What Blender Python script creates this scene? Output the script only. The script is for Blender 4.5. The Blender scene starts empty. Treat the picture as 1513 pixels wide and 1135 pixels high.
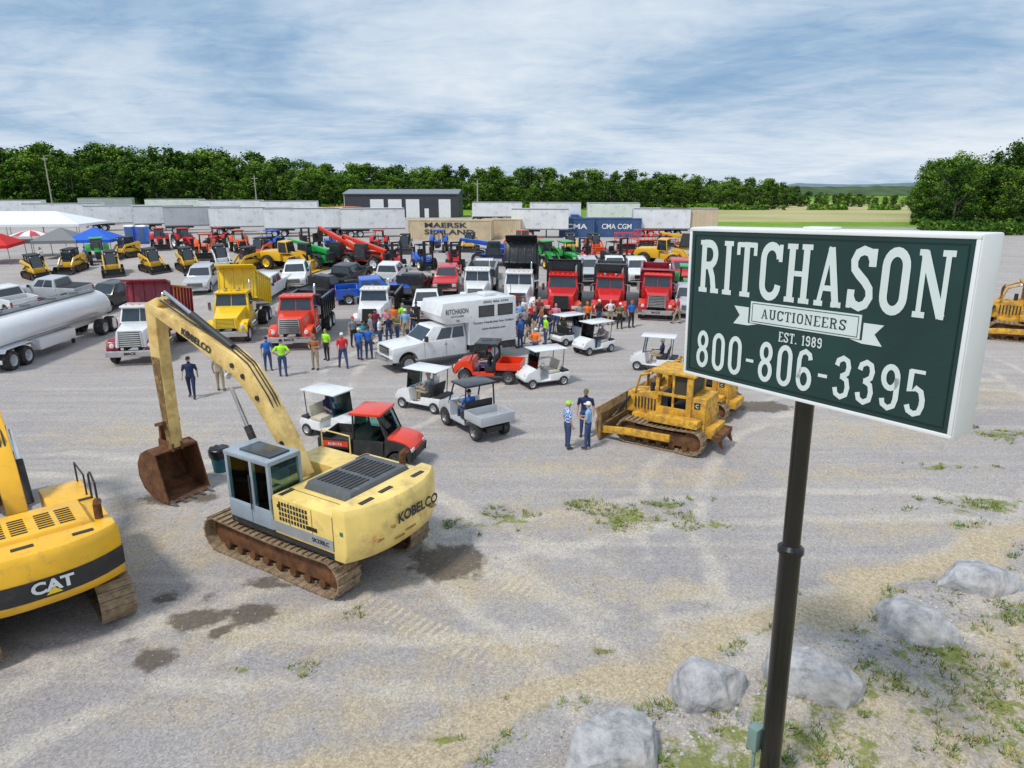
import bpy,bmesh,math,random,time
import numpy as np
from mathutils import Vector,Matrix,noise
T0=time.time()
R=math.radians; PI=math.pi
random.seed(7)
scene=bpy.context.scene; col=scene.collection
H0=9.2; PIT=R(16.05); SP,CP=math.sin(PIT),math.cos(PIT); F=1010.
def gz(y):
    t=min(max((y-43)/30,0),1); return 2.3*t*t*(3-2*t)
def G(u,v):
    dx=(u-756.5)/F; dy=(v-567.5)/F; z=0
    for i in range(40):
        t=(H0-z)/max(SP+dy*CP,1e-4); Y=t*(CP-dy*SP); z=z*.6+gz(Y)*.4
    return Vector((t*dx,Y,gz(Y)))
def AT(u,Y):
    return Vector(((u-756.5)/F*(Y*CP+(H0-gz(Y))*SP),Y,gz(Y)))
# ------------------------------------------------------------ materials
MC={}
def M(key,c=(.5,.5,.5),rough=.5,metal=0,var=.15,scale=2.5,bump=0,coat=0,dirt=0,dcol=(.13,.085,.045),spec=.5):
    if key in MC: return MC[key]
    m=bpy.data.materials.new(key); m.use_nodes=True; nt=m.node_tree; N=nt.nodes; L=nt.links
    b=N['Principled BSDF']; b.inputs['Roughness'].default_value=rough; b.inputs['Metallic'].default_value=metal
    b.inputs['Coat Weight'].default_value=coat; b.inputs['Coat Roughness'].default_value=.12
    b.inputs['Specular IOR Level'].default_value=spec
    tc=N.new('ShaderNodeTexCoord'); no=N.new('ShaderNodeTexNoise'); no.inputs['Scale'].default_value=scale; no.inputs['Detail'].default_value=6
    L.new(tc.outputs['Object'],no.inputs['Vector'])
    mr=N.new('ShaderNodeMapRange'); mr.inputs['From Min'].default_value=.3; mr.inputs['From Max'].default_value=.7
    mr.inputs['To Min'].default_value=1-var; mr.inputs['To Max'].default_value=1+var*.6
    L.new(no.outputs['Fac'],mr.inputs['Value'])
    vm=N.new('ShaderNodeVectorMath'); vm.operation='SCALE'; vm.inputs[0].default_value=c; L.new(mr.outputs[0],vm.inputs['Scale'])
    out=vm.outputs[0]
    if dirt:
        n2=N.new('ShaderNodeTexNoise'); n2.inputs['Scale'].default_value=scale*1.7; n2.inputs['Detail'].default_value=9; n2.inputs['Roughness'].default_value=.7
        L.new(tc.outputs['Object'],n2.inputs['Vector'])
        r2=N.new('ShaderNodeMapRange'); r2.inputs['From Min'].default_value=.62-dirt*.35; r2.inputs['From Max'].default_value=.8-dirt*.25
        L.new(n2.outputs['Fac'],r2.inputs['Value'])
        mx=N.new('ShaderNodeMix'); mx.data_type='RGBA'; L.new(r2.outputs[0],mx.inputs['Factor']); L.new(out,mx.inputs['A']); mx.inputs['B'].default_value=(*dcol,1)
        out=mx.outputs['Result']
        ad=N.new('ShaderNodeMath'); ad.operation='MULTIPLY_ADD'; L.new(r2.outputs[0],ad.inputs[0]); ad.inputs[1].default_value=.4; ad.inputs[2].default_value=rough; ad.use_clamp=True; L.new(ad.outputs[0],b.inputs['Roughness'])
    L.new(out,b.inputs['Base Color'])
    if bump:
        bp=N.new('ShaderNodeBump'); bp.inputs['Strength'].default_value=bump; bp.inputs['Distance'].default_value=.03
        n3=N.new('ShaderNodeTexNoise'); n3.inputs['Scale'].default_value=scale*6; n3.inputs['Detail'].default_value=6; L.new(tc.outputs['Object'],n3.inputs['Vector'])
        L.new(n3.outputs['Fac'],bp.inputs['Height']); L.new(bp.outputs[0],b.inputs['Normal'])
    MC[key]=m; return m
PALC=dict(white=(.8,.81,.82),black=(.016,.016,.018),red=(.62,.012,.012),dred=(.27,.01,.025),orange=(.85,.12,.01),yellow=(.92,.62,.01),
 catyel=(.88,.5,.02),silver=(.5,.52,.55),grey=(.2,.21,.22),blue=(.015,.12,.62),navy=(.02,.035,.1),green=(.02,.34,.05),tan=(.62,.5,.33),
 cblue=(.05,.11,.24),dgreen=(.01,.07,.05),teal=(.01,.11,.11),dkgrey=(.05,.055,.06),orr=(.8,.045,.008),kgreen=(.01,.42,.08))
def paint(n): return M('paint_'+n,PALC[n],.3,var=.08,coat=.4,dirt=.06 if n in('white','silver') else .12,dcol=(.28,.23,.17))
TYRE=M('tyre_rubber',(.028,.027,.026),.85,dirt=.35,dcol=(.14,.12,.1))
GLASS=M('dark_glass',(.03,.04,.05),.06,var=.3,coat=.5,spec=.8)
STEEL=M('worn_steel',(.3,.3,.3),.4,.8)
CHROME=M('chrome',(.7,.7,.7),.15,1)
DARK=M('dark_metal',(.03,.03,.032),.55,dirt=.25,dcol=(.1,.08,.06))
RUST=M('rusty_steel',(.2,.085,.035),.7,.2,var=.5,scale=3,bump=.5,dirt=.35,dcol=(.07,.045,.03))
TRACKM=M('muddy_track_steel',(.27,.185,.115),.8,.1,var=.45,scale=5,bump=.6,dirt=.5,dcol=(.42,.32,.2))
OLDYEL=M('worn_yellow_paint',(.9,.66,.2),.4,var=.2,scale=1.3,dirt=.34,dcol=(.55,.37,.14),coat=.2)
BOOMY=M('faded_boom_paint',(.86,.62,.23),.5,var=.25,scale=1.1,dirt=.48,dcol=(.46,.29,.1))
DOZYEL=M('dusty_yellow_paint',(.78,.42,.03),.55,var=.25,scale=3,dirt=.55,dcol=(.28,.16,.06))
CATM=M('bright_machine_yellow',(.92,.5,.02),.38,var=.12,scale=2,dirt=.22,dcol=(.5,.28,.07),coat=.25)
SEAT=M('black_vinyl',(.025,.025,.028),.6)
CREAM=M('cream_vinyl',(.6,.55,.45),.6)
LAMP=M('lamp_glass',(.7,.72,.7),.1,coat=.5)
REDL=M('red_lamp',(.5,.01,.01),.2)
AMB=M('amber_lamp',(.8,.3,.01),.2)
CLOTH=M('white_canvas',(.8,.8,.8),.8,var=.05)
SEAM=M('panel_seam',(.12,.08,.03),.8)
def clearglass():
    m=bpy.data.materials.new('tinted_clear_glass'); m.use_nodes=True; nt=m.node_tree; N=nt.nodes
    N.remove(N['Principled BSDF']); o=N['Material Output']
    t=N.new('ShaderNodeBsdfTransparent'); t.inputs[0].default_value=(.72,.9,.87,1); g=N.new('ShaderNodeBsdfGlossy'); g.inputs['Roughness'].default_value=.04
    g.inputs['Color'].default_value=(.9,.97,1,1); x=N.new('ShaderNodeMixShader'); lw=N.new('ShaderNodeLayerWeight'); lw.inputs[0].default_value=.3
    nt.links.new(lw.outputs['Fresnel'],x.inputs[0]); nt.links.new(t.outputs[0],x.inputs[1]); nt.links.new(g.outputs[0],x.inputs[2]); nt.links.new(x.outputs[0],o.inputs[0]); return m
CLEAR=clearglass()
# ------------------------------------------------------------ mesh builder
def frame(d):
    d=Vector(d).normalized(); a=Vector((0,0,1)) if abs(d.z)<.9 else Vector((1,0,0)); x=d.cross(a).normalized(); return x,x.cross(d).normalized()
class MB:
    def __init__(s): s.v=[];s.f=[];s.m=[]
    def add(s,vs,fs,mi=0):
        o=len(s.v); s.v+=[tuple(p) for p in vs]; s.f+=[tuple(i+o for i in f) for f in fs]; s.m+=[mi]*len(fs); return s
    def hexa(s,p,mi=0): return s.add(p,[(3,2,1,0),(4,5,6,7),(0,1,5,4),(1,2,6,5),(2,3,7,6),(3,0,4,7)],mi)
    def box(s,x0,x1,y0,y1,z0,z1,mi=0,X=None):
        p=[Vector(q) for q in((x0,y0,z0),(x1,y0,z0),(x1,y1,z0),(x0,y1,z0),(x0,y0,z1),(x1,y0,z1),(x1,y1,z1),(x0,y1,z1))]
        if X: p=[X@q for q in p]
        return s.hexa(p,mi)
    def frus(s,d,mi=0):
        x0,x1,w0,z0,X0,X1,w1,z1=d
        return s.hexa([(x0,-w0,z0),(x1,-w0,z0),(x1,w0,z0),(x0,w0,z0),(X0,-w1,z1),(X1,-w1,z1),(X1,w1,z1),(X0,w1,z1)],mi)
    def prism(s,pts,y0,y1,mi=0,X=None,ax='y'):
        n=len(pts); f=(lambda a,b,c:Vector((a,c,b))) if ax=='y' else ((lambda a,b,c:Vector((c,a,b))) if ax=='x' else (lambda a,b,c:Vector((a,b,c))))
        v=[f(a,b,y0) for a,b in pts]+[f(a,b,y1) for a,b in pts]
        if X: v=[X@q for q in v]
        return s.add(v,[tuple(range(n)),tuple(reversed(range(n,2*n)))]+[(i,(i+1)%n,(i+1)%n+n,i+n) for i in range(n)],mi)
    def beam(s,pts,th,y0,y1,mi=0):
        up=[];dn=[]
        for i,(x,z) in enumerate(pts):
            a=pts[max(i-1,0)];b=pts[min(i+1,len(pts)-1)]; t=Vector((b[0]-a[0],b[1]-a[1])).normalized(); n=Vector((-t.y,t.x)); h=th[i] if isinstance(th,(list,tuple)) else th
            up.append((x+n.x*h,z+n.y*h)); dn.append((x-n.x*h,z-n.y*h))
        k=len(pts); v=[(a,y0,b) for a,b in up]+[(a,y0,b) for a,b in dn]+[(a,y1,b) for a,b in up]+[(a,y1,b) for a,b in dn]
        f=[]
        for i in range(k-1):
            f+=[(i,i+1,k+i+1,k+i),(2*k+i,3*k+i,3*k+i+1,2*k+i+1),(i,2*k+i,2*k+i+1,i+1),(k+i,k+i+1,3*k+i+1,3*k+i)]
        f+=[(0,k,3*k,2*k),(k-1,3*k-1,4*k-1,2*k-1)]
        return s.add(v,f,mi)
    def tube(s,pts,r,n=8,mi=0,cap=True):
        pts=[Vector(p) for p in pts]; rs=r if isinstance(r,(list,tuple)) else [r]*len(pts); v=[];f=[]
        x,y=frame(pts[1]-pts[0])
        for i,p in enumerate(pts):
            d=(pts[min(i+1,len(pts)-1)]-pts[max(i-1,0)]).normalized(); x=(x-d*x.dot(d)).normalized(); y=d.cross(x)
            v+=[p+(x*math.cos(2*PI*k/n)+y*math.sin(2*PI*k/n))*rs[i] for k in range(n)]
        for i in range(len(pts)-1):
            for k in range(n): k2=(k+1)%n; f.append((i*n+k,i*n+k2,(i+1)*n+k2,(i+1)*n+k))
        if cap: f+=[tuple(reversed(range(n))),tuple(range((len(pts)-1)*n,len(pts)*n))]
        return s.add(v,f,mi)
    def loft(s,rings,n=14,mi=0):
        v=[];f=[]
        for c,a,b in rings: v+=[Vector(c)+Vector((math.cos(2*PI*k/n)*a,math.sin(2*PI*k/n)*b,0)) for k in range(n)]
        for i in range(len(rings)-1):
            for k in range(n): k2=(k+1)%n; f.append((i*n+k,i*n+k2,(i+1)*n+k2,(i+1)*n+k))
        f+=[tuple(reversed(range(n))),tuple(range((len(rings)-1)*n,len(rings)*n))]
        return s.add(v,f,mi)
    def lathe(s,prof,n=20,mi=0,c=(0,0,0),ax='y',closed=False):
        v=[];f=[];m=len(prof); c=Vector(c)
        for k in range(n):
            a=2*PI*k/n
            for y,r in prof:
                v.append(c+(Vector((math.cos(a)*r,y,math.sin(a)*r)) if ax=='y' else (Vector((math.cos(a)*r,math.sin(a)*r,y)) if ax=='z' else Vector((y,math.cos(a)*r,math.sin(a)*r)))))
        for k in range(n):
            k2=(k+1)%n
            for i in range(m if closed else m-1): j=(i+1)%m; f.append((k*m+i,k*m+j,k2*m+j,k2*m+i))
        return s.add(v,f,mi)
    def pane(s,P,s0,s1,t0,t1,off=.015,mi=0):
        P=[Vector(p) for p in P]; n=(P[1]-P[0]).cross(P[3]-P[0]).normalized()
        q=lambda a,b:(P[0]*(1-a)+P[1]*a)*(1-b)+(P[3]*(1-a)+P[2]*a)*b
        c=[q(s0,t0),q(s1,t0),q(s1,t1),q(s0,t1)]
        return s.hexa([p-n*.01 for p in c]+[p+n*off for p in c],mi)
    def build(s,name,mats,parent=None,bev=0,sm=.6,loc=None):
        me=bpy.data.meshes.new(name); me.from_pydata(s.v,[],s.f)
        if not isinstance(mats,(list,tuple)): mats=[mats]
        for m in mats: me.materials.append(m)
        if len(mats)>1: me.polygons.foreach_set('material_index',s.m)
        bm=bmesh.new(); bm.from_mesh(me)
        bmesh.ops.recalc_face_normals(bm,faces=bm.faces)
        if bev:
            es=[e for e in bm.edges if len(e.link_faces)==2 and e.calc_face_angle(0)>.5]
            bmesh.ops.bevel(bm,geom=es,offset=bev,segments=2,affect='EDGES',clamp_overlap=True,profile=.6)
        bm.to_mesh(me); bm.free()
        if sm: me.shade_smooth(); me.set_sharp_from_angle(angle=sm)
        o=bpy.data.objects.new(name,me); col.objects.link(o)
        if parent: o.parent=parent
        if loc: o.location=loc
        return o
def link(name,me,parent=None,loc=(0,0,0)):
    o=bpy.data.objects.new(name,me); col.objects.link(o); o.parent=parent; o.location=loc; return o
def tag(o,label=None,cat=None,group=None,kind=None):
    if label:o['label']=label
    if cat:o['category']=cat
    if group:o['group']=group
    if kind:o['kind']=kind
    return o
def thing(name,cat,label=''):
    o=bpy.data.objects.new(name,None); col.objects.link(o); o.empty_display_size=.3; o['category']=cat; o['label']=label; return o
def dup(root):
    r=root.copy(); col.objects.link(r)
    for ch in root.children:
        c=ch.copy(); col.objects.link(c); c.parent=r
        for g in ch.children:
            d=g.copy(); col.objects.link(d); d.parent=c
    return r
CACHE={}
def spawn(fn,args,loc,rz,label,group=None,sc=None):
    k=(fn.__name__,)+tuple(args)
    if k in CACHE: r=dup(CACHE[k])
    else: r=fn(*args); CACHE[k]=r
    r.location=loc; y=r.location.y; g=(gz(y+1.5)-gz(y-1.5))/3; q=Vector((0,0,1)).rotation_difference(Vector((0,-g,1)).normalized())
    r.rotation_euler=(q.to_matrix()@Matrix.Rotation(R(rz),3,'Z')).to_euler(); r['label']=label; r.scale=sc or (1,1,1)
    if group: r['group']=group
    elif 'group' in r.keys(): del r['group']
    return r
def on(root,dx,dy,dz):
    a=root.rotation_euler.z; c,s_=math.cos(a),math.sin(a); l=root.location
    return Vector((l.x+dx*c-dy*s_,l.y+dx*s_+dy*c,l.z+dz))
TXC={}
def txt(s_,parent,c,r,up,h,w=None,mat=None,bold=.02,name='lettering',off=.012):
    k=(s_,bold)
    if k not in TXC:
        cu=bpy.data.curves.new('t','FONT'); cu.body=s_; cu.offset=bold; cu.resolution_u=3; o=bpy.data.objects.new('t',cu); col.objects.link(o)
        dg=bpy.context.evaluated_depsgraph_get(); me=bpy.data.meshes.new_from_object(o.evaluated_get(dg)); 
        TXC[k]=([tuple(v.co) for v in me.vertices],[tuple(p.vertices) for p in me.polygons]); bpy.data.objects.remove(o); bpy.data.meshes.remove(me)
    vs,fs=TXC[k]; xs=[v[0] for v in vs]; ys=[v[1] for v in vs]; x0,x1,y0,y1=min(xs),max(xs),min(ys),max(ys)
    sy=h/(y1-y0); sx=(w/(x1-x0)) if w else sy; r=Vector(r).normalized(); up=Vector(up).normalized(); n=r.cross(up); c=Vector(c)
    b=MB(); b.add([c+r*((x-(x0+x1)/2)*sx)+up*((y-(y0+y1)/2)*sy)+n*off for x,y,_ in vs],fs)
    return b.build(name,mat,parent,sm=0)
def prof(x0,x1,zb,top,arches):
    p=[(x0,zb)]
    for ax,ar,az in sorted(arches):
        dz=zb-az; a0=math.asin(max(-1,min(1,dz/ar)))
        for k in range(9):
            a=PI-a0-(PI-2*a0)*k/8; p.append((ax+math.cos(a)*ar,az+math.sin(a)*ar))
    p.append((x1,zb)); return p+top
# ------------------------------------------------------------ wheels & glass
WC={}
def wheel(par,x,y,r,w,rim='silver',z=None,lug=False):
    k=(r,w,rim,lug)
    if k not in WC:
        h=w/2; b=MB(); b.lathe([(-h,.6*r),(-h,.84*r),(-.85*h,.96*r),(-.6*h,r),(.6*h,r),(.85*h,.96*r),(h,.84*r),(h,.6*r),(.6*h,.55*r),(-.6*h,.55*r)],24,closed=True)
        if lug:
            for i in range(18):
                a=2*PI*i/18
                for sg in(-1,1):
                    X=Matrix.Rotation(-a-sg*.08,4,'Y')@Matrix.Translation((r*1.0,sg*h*.5,0)); b.box(-.02,r*.05,-h*.5,h*.5,-.035*r,.035*r,0,X)
        o=b.build('wheel',TYRE,None,sm=.5); t=o.data; bpy.data.objects.remove(o)
        b=MB(); b.lathe([(.7*h,.001),(.72*h,.15*r),(.3*h,.2*r),(.22*h,.42*r),(.75*h,.52*r),(.96*h,.6*r),(.7*h,.62*r)],20)
        for i in range(6):
            a=2*PI*i/6; b.tube([(math.cos(a)*.11*r,.7*h,math.sin(a)*.11*r),(math.cos(a)*.11*r,.82*h,math.sin(a)*.11*r)],.02*r,5)
        o=b.build('rim',paint(rim),None); rm=o.data; bpy.data.objects.remove(o); WC[k]=(t,rm)
    t,rm=WC[k]; o=link('wheel',t,par,(x,y,r if z is None else z)); 
    if y<0: o.rotation_euler=(0,0,PI)
    link('rim',rm,o)
def faces(d):
    x0,x1,w0,z0,X0,X1,w1,z1=d
    return dict(front=[(x1,-w0,z0),(x1,w0,z0),(X1,w1,z1),(X1,-w1,z1)],rear=[(x0,w0,z0),(x0,-w0,z0),(X0,-w1,z1),(X0,w1,z1)],
      left=[(x1,w0,z0),(x0,w0,z0),(X0,w1,z1),(X1,w1,z1)],right=[(x0,-w0,z0),(x1,-w0,z0),(X1,-w1,z1),(X0,-w1,z1)])
def glasses(par,d,front=1,rear=1,side=((.08,.92),),t=(.1,.88),mat=None,off=.015):
    f=faces(d); mat=mat or GLASS
    for k in range(front): MB().pane(f['front'],.05+.9*k/front+(.01 if k else 0),.05+.9*(k+1)/front-.01,*t,off=off).build('windshield',mat,par)
    for k in range(rear): MB().pane(f['rear'],.08,.92,*t,off=off).build('rear_window',mat,par)
    for sd in('left','right'):
        for a,b_ in side:
            if sd=='right': a,b_=1-b_,1-a
            MB().pane(f[sd],a,b_,*t,off=off).build('side_window',mat,par)
def lamps(par,pts,r=.09,name='headlight',mat=None):
    for p in pts: MB().lathe([(0,r),(.05,r*.9),(.07,r*.4),(.072,.001)],12,ax='x').build(name,mat or LAMP,par,loc=p)
def both(par,name,mat,fn,bev=0):
    for s_ in(-1,1):
        b=MB(); fn(b,s_); b.build(name,mat,par,bev)
# ------------------------------------------------------------ road vehicles
def pickup(c,cab='crew',bed=None):
    o=thing('pickup_truck','pickup truck'); P=paint(c); r=.4; xr=-1.9; xf=1.85
    cx=-1.15 if cab=='crew' else -.35
    b=MB(); b.prism(prof(cx,2.75,.42,[(2.85,.5),(2.88,.85),(2.8,1.08),(1.25,1.22),(cx,1.22)],[(xf,.5,r)]),-.98,.98); b.build('body',P,o,.04)
    b=MB(); d=(cx+.02,1.3,.95,1.2,cx+.15,.55,.76,1.85); b.frus(d); b.build('cab',P,o,.03)
    glasses(o,d,1,1,((.2,.52),(.56,.9)) if cab=='crew' else ((.3,.88),))
    b=MB(); x0=-2.85
    if bed=='flat':
        b.box(x0-.2,cx-.12,-1.1,1.1,.95,1.05); b.box(cx-.2,cx-.12,-1.1,1.1,1.05,1.8); b.box(x0-.2,cx-.2,-1.1,-1.05,1.05,1.14); b.box(x0-.2,cx-.2,1.05,1.1,1.05,1.14); b.build('flatbed',DARK,o)
        MB().box(x0+.2,cx,-.4,.4,.5,.93).build('chassis',DARK,o)
    else:
        pr=prof(x0,cx-.03,.45,[(cx-.03,1.25),(x0,1.25)],[(xr,.5,r)])
        for s_ in(-1,1): b.prism(pr,s_*.98,s_*.9)
        b.box(x0,x0+.07,-.9,.9,.55,1.25); b.box(cx-.1,cx-.03,-.9,.9,.55,1.25); b.build('truck_bed',P,o,.015); MB().box(x0+.07,cx-.1,-.9,.9,.6,.72).build('bed_floor',DARK,o)
        if bed=='cover': MB().box(x0+.05,cx-.05,-.9,.9,1.22,1.29).build('tonneau_cover',SEAT,o,.02)
    MB().box(2.84,2.95,-.95,.95,.42,.62).build('bumper',CHROME,o,.03); MB().box(x0-.1,x0,-.95,.95,.45,.65).build('rear_bumper',CHROME,o,.02)
    b=MB(); b.box(2.84,2.9,-.55,.55,.7,1.0); 
    for k in range(4): b.box(2.89,2.915,-.52,.52,.74+k*.07,.76+k*.07,1)
    b.build('grille',[DARK,CHROME],o)
    for s_ in(-1,1):
        MB().box(2.83,2.9,s_*.6,s_*.93,.74,.98).build('headlight',LAMP,o,.01); MB().box(x0-.02,x0+.05,s_*.85,s_*.985,.75,1.1).build('tail_light',REDL,o)
        MB().box(1.0,1.15,s_*1.0,s_*1.18,1.22,1.42).build('mirror',DARK,o,.02)
        wheel(o,xf,s_*.85,r,.28); wheel(o,xr,s_*.85,r,.28)
    return o
def dump_bed(o,mat,x0,x1,z0,h,ang,w=1.2):
    X=Matrix.Translation((x0+.3,0,z0))@Matrix.Rotation(-R(ang),4,'Y')@Matrix.Translation((-x0-.3,0,-z0))
    b=MB(); b.box(x0,x1,-w,w,z0,z0+.12,0,X)
    for s_ in(-1,1):
        b.box(x0,x1,s_*w,s_*(w-.08),z0+.1,z0+h,0,X)
        for k in range(7): xx=x0+.15+(x1-x0-.4)*k/6; b.box(xx,xx+.12,s_*(w+.07),s_*w,z0,z0+h,0,X)
        b.box(x0,x1,s_*(w+.08),s_*(w-.1),z0+h-.02,z0+h+.1,0,X)
    b.box(x1-.08,x1,-w,w,z0+.1,z0+h+.35,0,X)
    b.prism([(x1-.08,z0+h+.2),(x1-.08,z0+h+.32),(x1+.85,z0+h+.42),(x1+.85,z0+h+.34)],-w,w,0,X)
    for k in range(4): y=-w+.3+k*(2*w-.6)/3; b.box(x1,x1+.07,y-.05,y+.05,z0,z0+h+.2,0,X)
    b.build('dump_bed',mat,o,.01)
    MB().box(x0-.05,x0+.03,-w,w,z0+.1,z0+h,0,X).build('tailgate',mat,o,.01)
    if ang>5: 
        e=X@Vector((x1-.8,0,z0)); MB().tube([(x1-1.1,0,.9),tuple(e)],[.12,.07],10).build('hoist_cylinder',STEEL,o)
    return X
def dump_truck(c,bc,ang=0,low=None,mack=1,h=1.25,bed=1):
    o=thing('dump_truck','dump truck'); P=paint(c); Lm=paint(low) if low else P; r=.52; GB=CHROME if mack in(1,2) else (DARK if mack==3 else P)
    b=MB(); b.box(-4.3,3.3,-.42,-.3,.75,1.0); b.box(-4.3,3.3,.3,.42,.75,1.0)
    for k in range(6): b.box(-4+k*1.2,-3.9+k*1.2,-.3,.3,.78,.95)
    b.build('chassis',DARK,o)
    zt=0 if mack!=4 else .12; wq=0 if mack!=3 else .12
    hp=[(1.6,-.95-wq,1.0),(3.45,-.8-wq,.95),(3.45,.8+wq,.95),(1.6,.95+wq,1.0),(1.6,-.9-wq,2.05),(3.35,-.68-wq,1.85-zt*2),(3.35,.68+wq,1.85-zt*2),(1.6,.9+wq,2.05)]
    MB().hexa(hp).build('hood',P,o,.09)
    def fen(b,s_):
        p=[(2.05,.95),(2.2,1.2),(2.5,1.38),(2.9,1.38),(3.25,1.25),(3.42,.95),(3.42,.7),(3.3,.7),(3.25,.95),(3.05,1.15),(2.8,1.22),(2.5,1.2),(2.3,1.05),(2.2,.9),(2.05,.7)]
        b.prism(p,s_*.65,s_*1.25)
    both(o,'fender',Lm,fen,.03)
    MB().frus((.1,1.62,1.08,.95,.1,1.62,1.08,1.95)).build('cab_body',Lm if low else P,o,.05)
    d=(.12,1.6,1.07,1.95,.2,1.28,.96,2.8); b=MB(); b.frus(d); b.box(.15,1.5,-1,1,2.78,2.9); b.build('cab',P,o,.05)
    glasses(o,d,2 if mack!=3 else 1,1,((.2,.92),),(.12,.9))
    gw=.6 if mack!=3 else .5; gt=1.82-zt*2
    b=MB(); Q=[(3.46,-gw,.98),(3.46,gw,.98),(3.38,gw*.9,gt),(3.38,-gw*.9,gt)]; b.pane(Q,0,1,0,1,.03,0)
    if mack in(1,2,4):
        for k in range(7): t=.06+k*.13; b.pane(Q,.05,.95,t,t+.07,.055,1)
    else:
        for k in range(9): t=.05+k*.1; b.pane(Q,t,t+.05,.05,.95,.055,1)
    b.pane(Q,-.04,.03,0,1.03,.06,1); b.pane(Q,.97,1.04,0,1.03,.06,1); b.pane(Q,-.04,1.04,.97,1.05,.06,1)
    b.build('grille',[DARK,GB],o)
    MB().box(3.5,3.68,-1.25,1.25,.5,.85).build('bumper',CHROME if mack in(1,4) else (paint('white') if mack==2 else DARK),o,.04)
    if mack==1: txt('MACK',o,(3.72,0,.68),(0,1,0),(0,0,1),.16,.6,DARK)
    for s_ in(-1,1):
        if mack==3: MB().box(3.4,3.47,s_*.72,s_*1.15,.98,1.2).build('headlight',LAMP,o,.02)
        else: lamps(o,[(3.42,s_*.95,1.08)],.13)
        MB().box(3.38,3.45,s_*1.1,s_*1.22,1.22,1.32).build('turn_signal',AMB,o)
        b=MB(); b.tube([(1.3,s_*1.05,2.3),(1.4,s_*1.35,2.3),(1.4,s_*1.35,1.7),(1.3,s_*1.05,1.7)],.018,6); b.box(1.36,1.42,s_*1.27,s_*1.45,1.75,2.25); b.build('mirror',CHROME,o)
        wheel(o,2.75,s_*1.08,r,.3,'white'); 
        for x in(-2.45,-3.7): wheel(o,x,s_*.98,r,.55,'white')
        b=MB(); b.tube([(-.35,s_*.75,.55),(.75,s_*.75,.55)],.3,14) if s_>0 else b.box(-.4,.6,-1.05,-.55,.45,.85); b.build('fuel_tank',CHROME if s_>0 else DARK,o)
        MB().box(.1,.7,s_*1.02,s_*1.14,.5,.56).build('step',STEEL,o)
        if mack==4: MB().lathe([(-.2,.09),(.2,.09),(.25,.04)],10,ax='x').build('air_horn',CHROME,o,loc=(1.0,s_*.4,2.98))
    for k in range(5): MB().box(1.2,1.28,-.75+k*.35,-.68+k*.35,2.9,2.96).build('marker_light',AMB,o)
    MB().tube([(-.02,.85,1.0),(-.02,.85,3.2),(-.15,.85,3.35)],.07,10).build('exhaust_stack',CHROME,o)
    if bed: dump_bed(o,paint(bc),-4.5,-.25,1.15,h,ang)
    else:
        b=MB(); b.box(-4.5,-.15,-1.22,1.22,1.1,1.22); b.box(-.3,-.15,-1.2,1.2,1.2,2.2); b.build('flatbed',paint(bc),o,.02)
    return o
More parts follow.
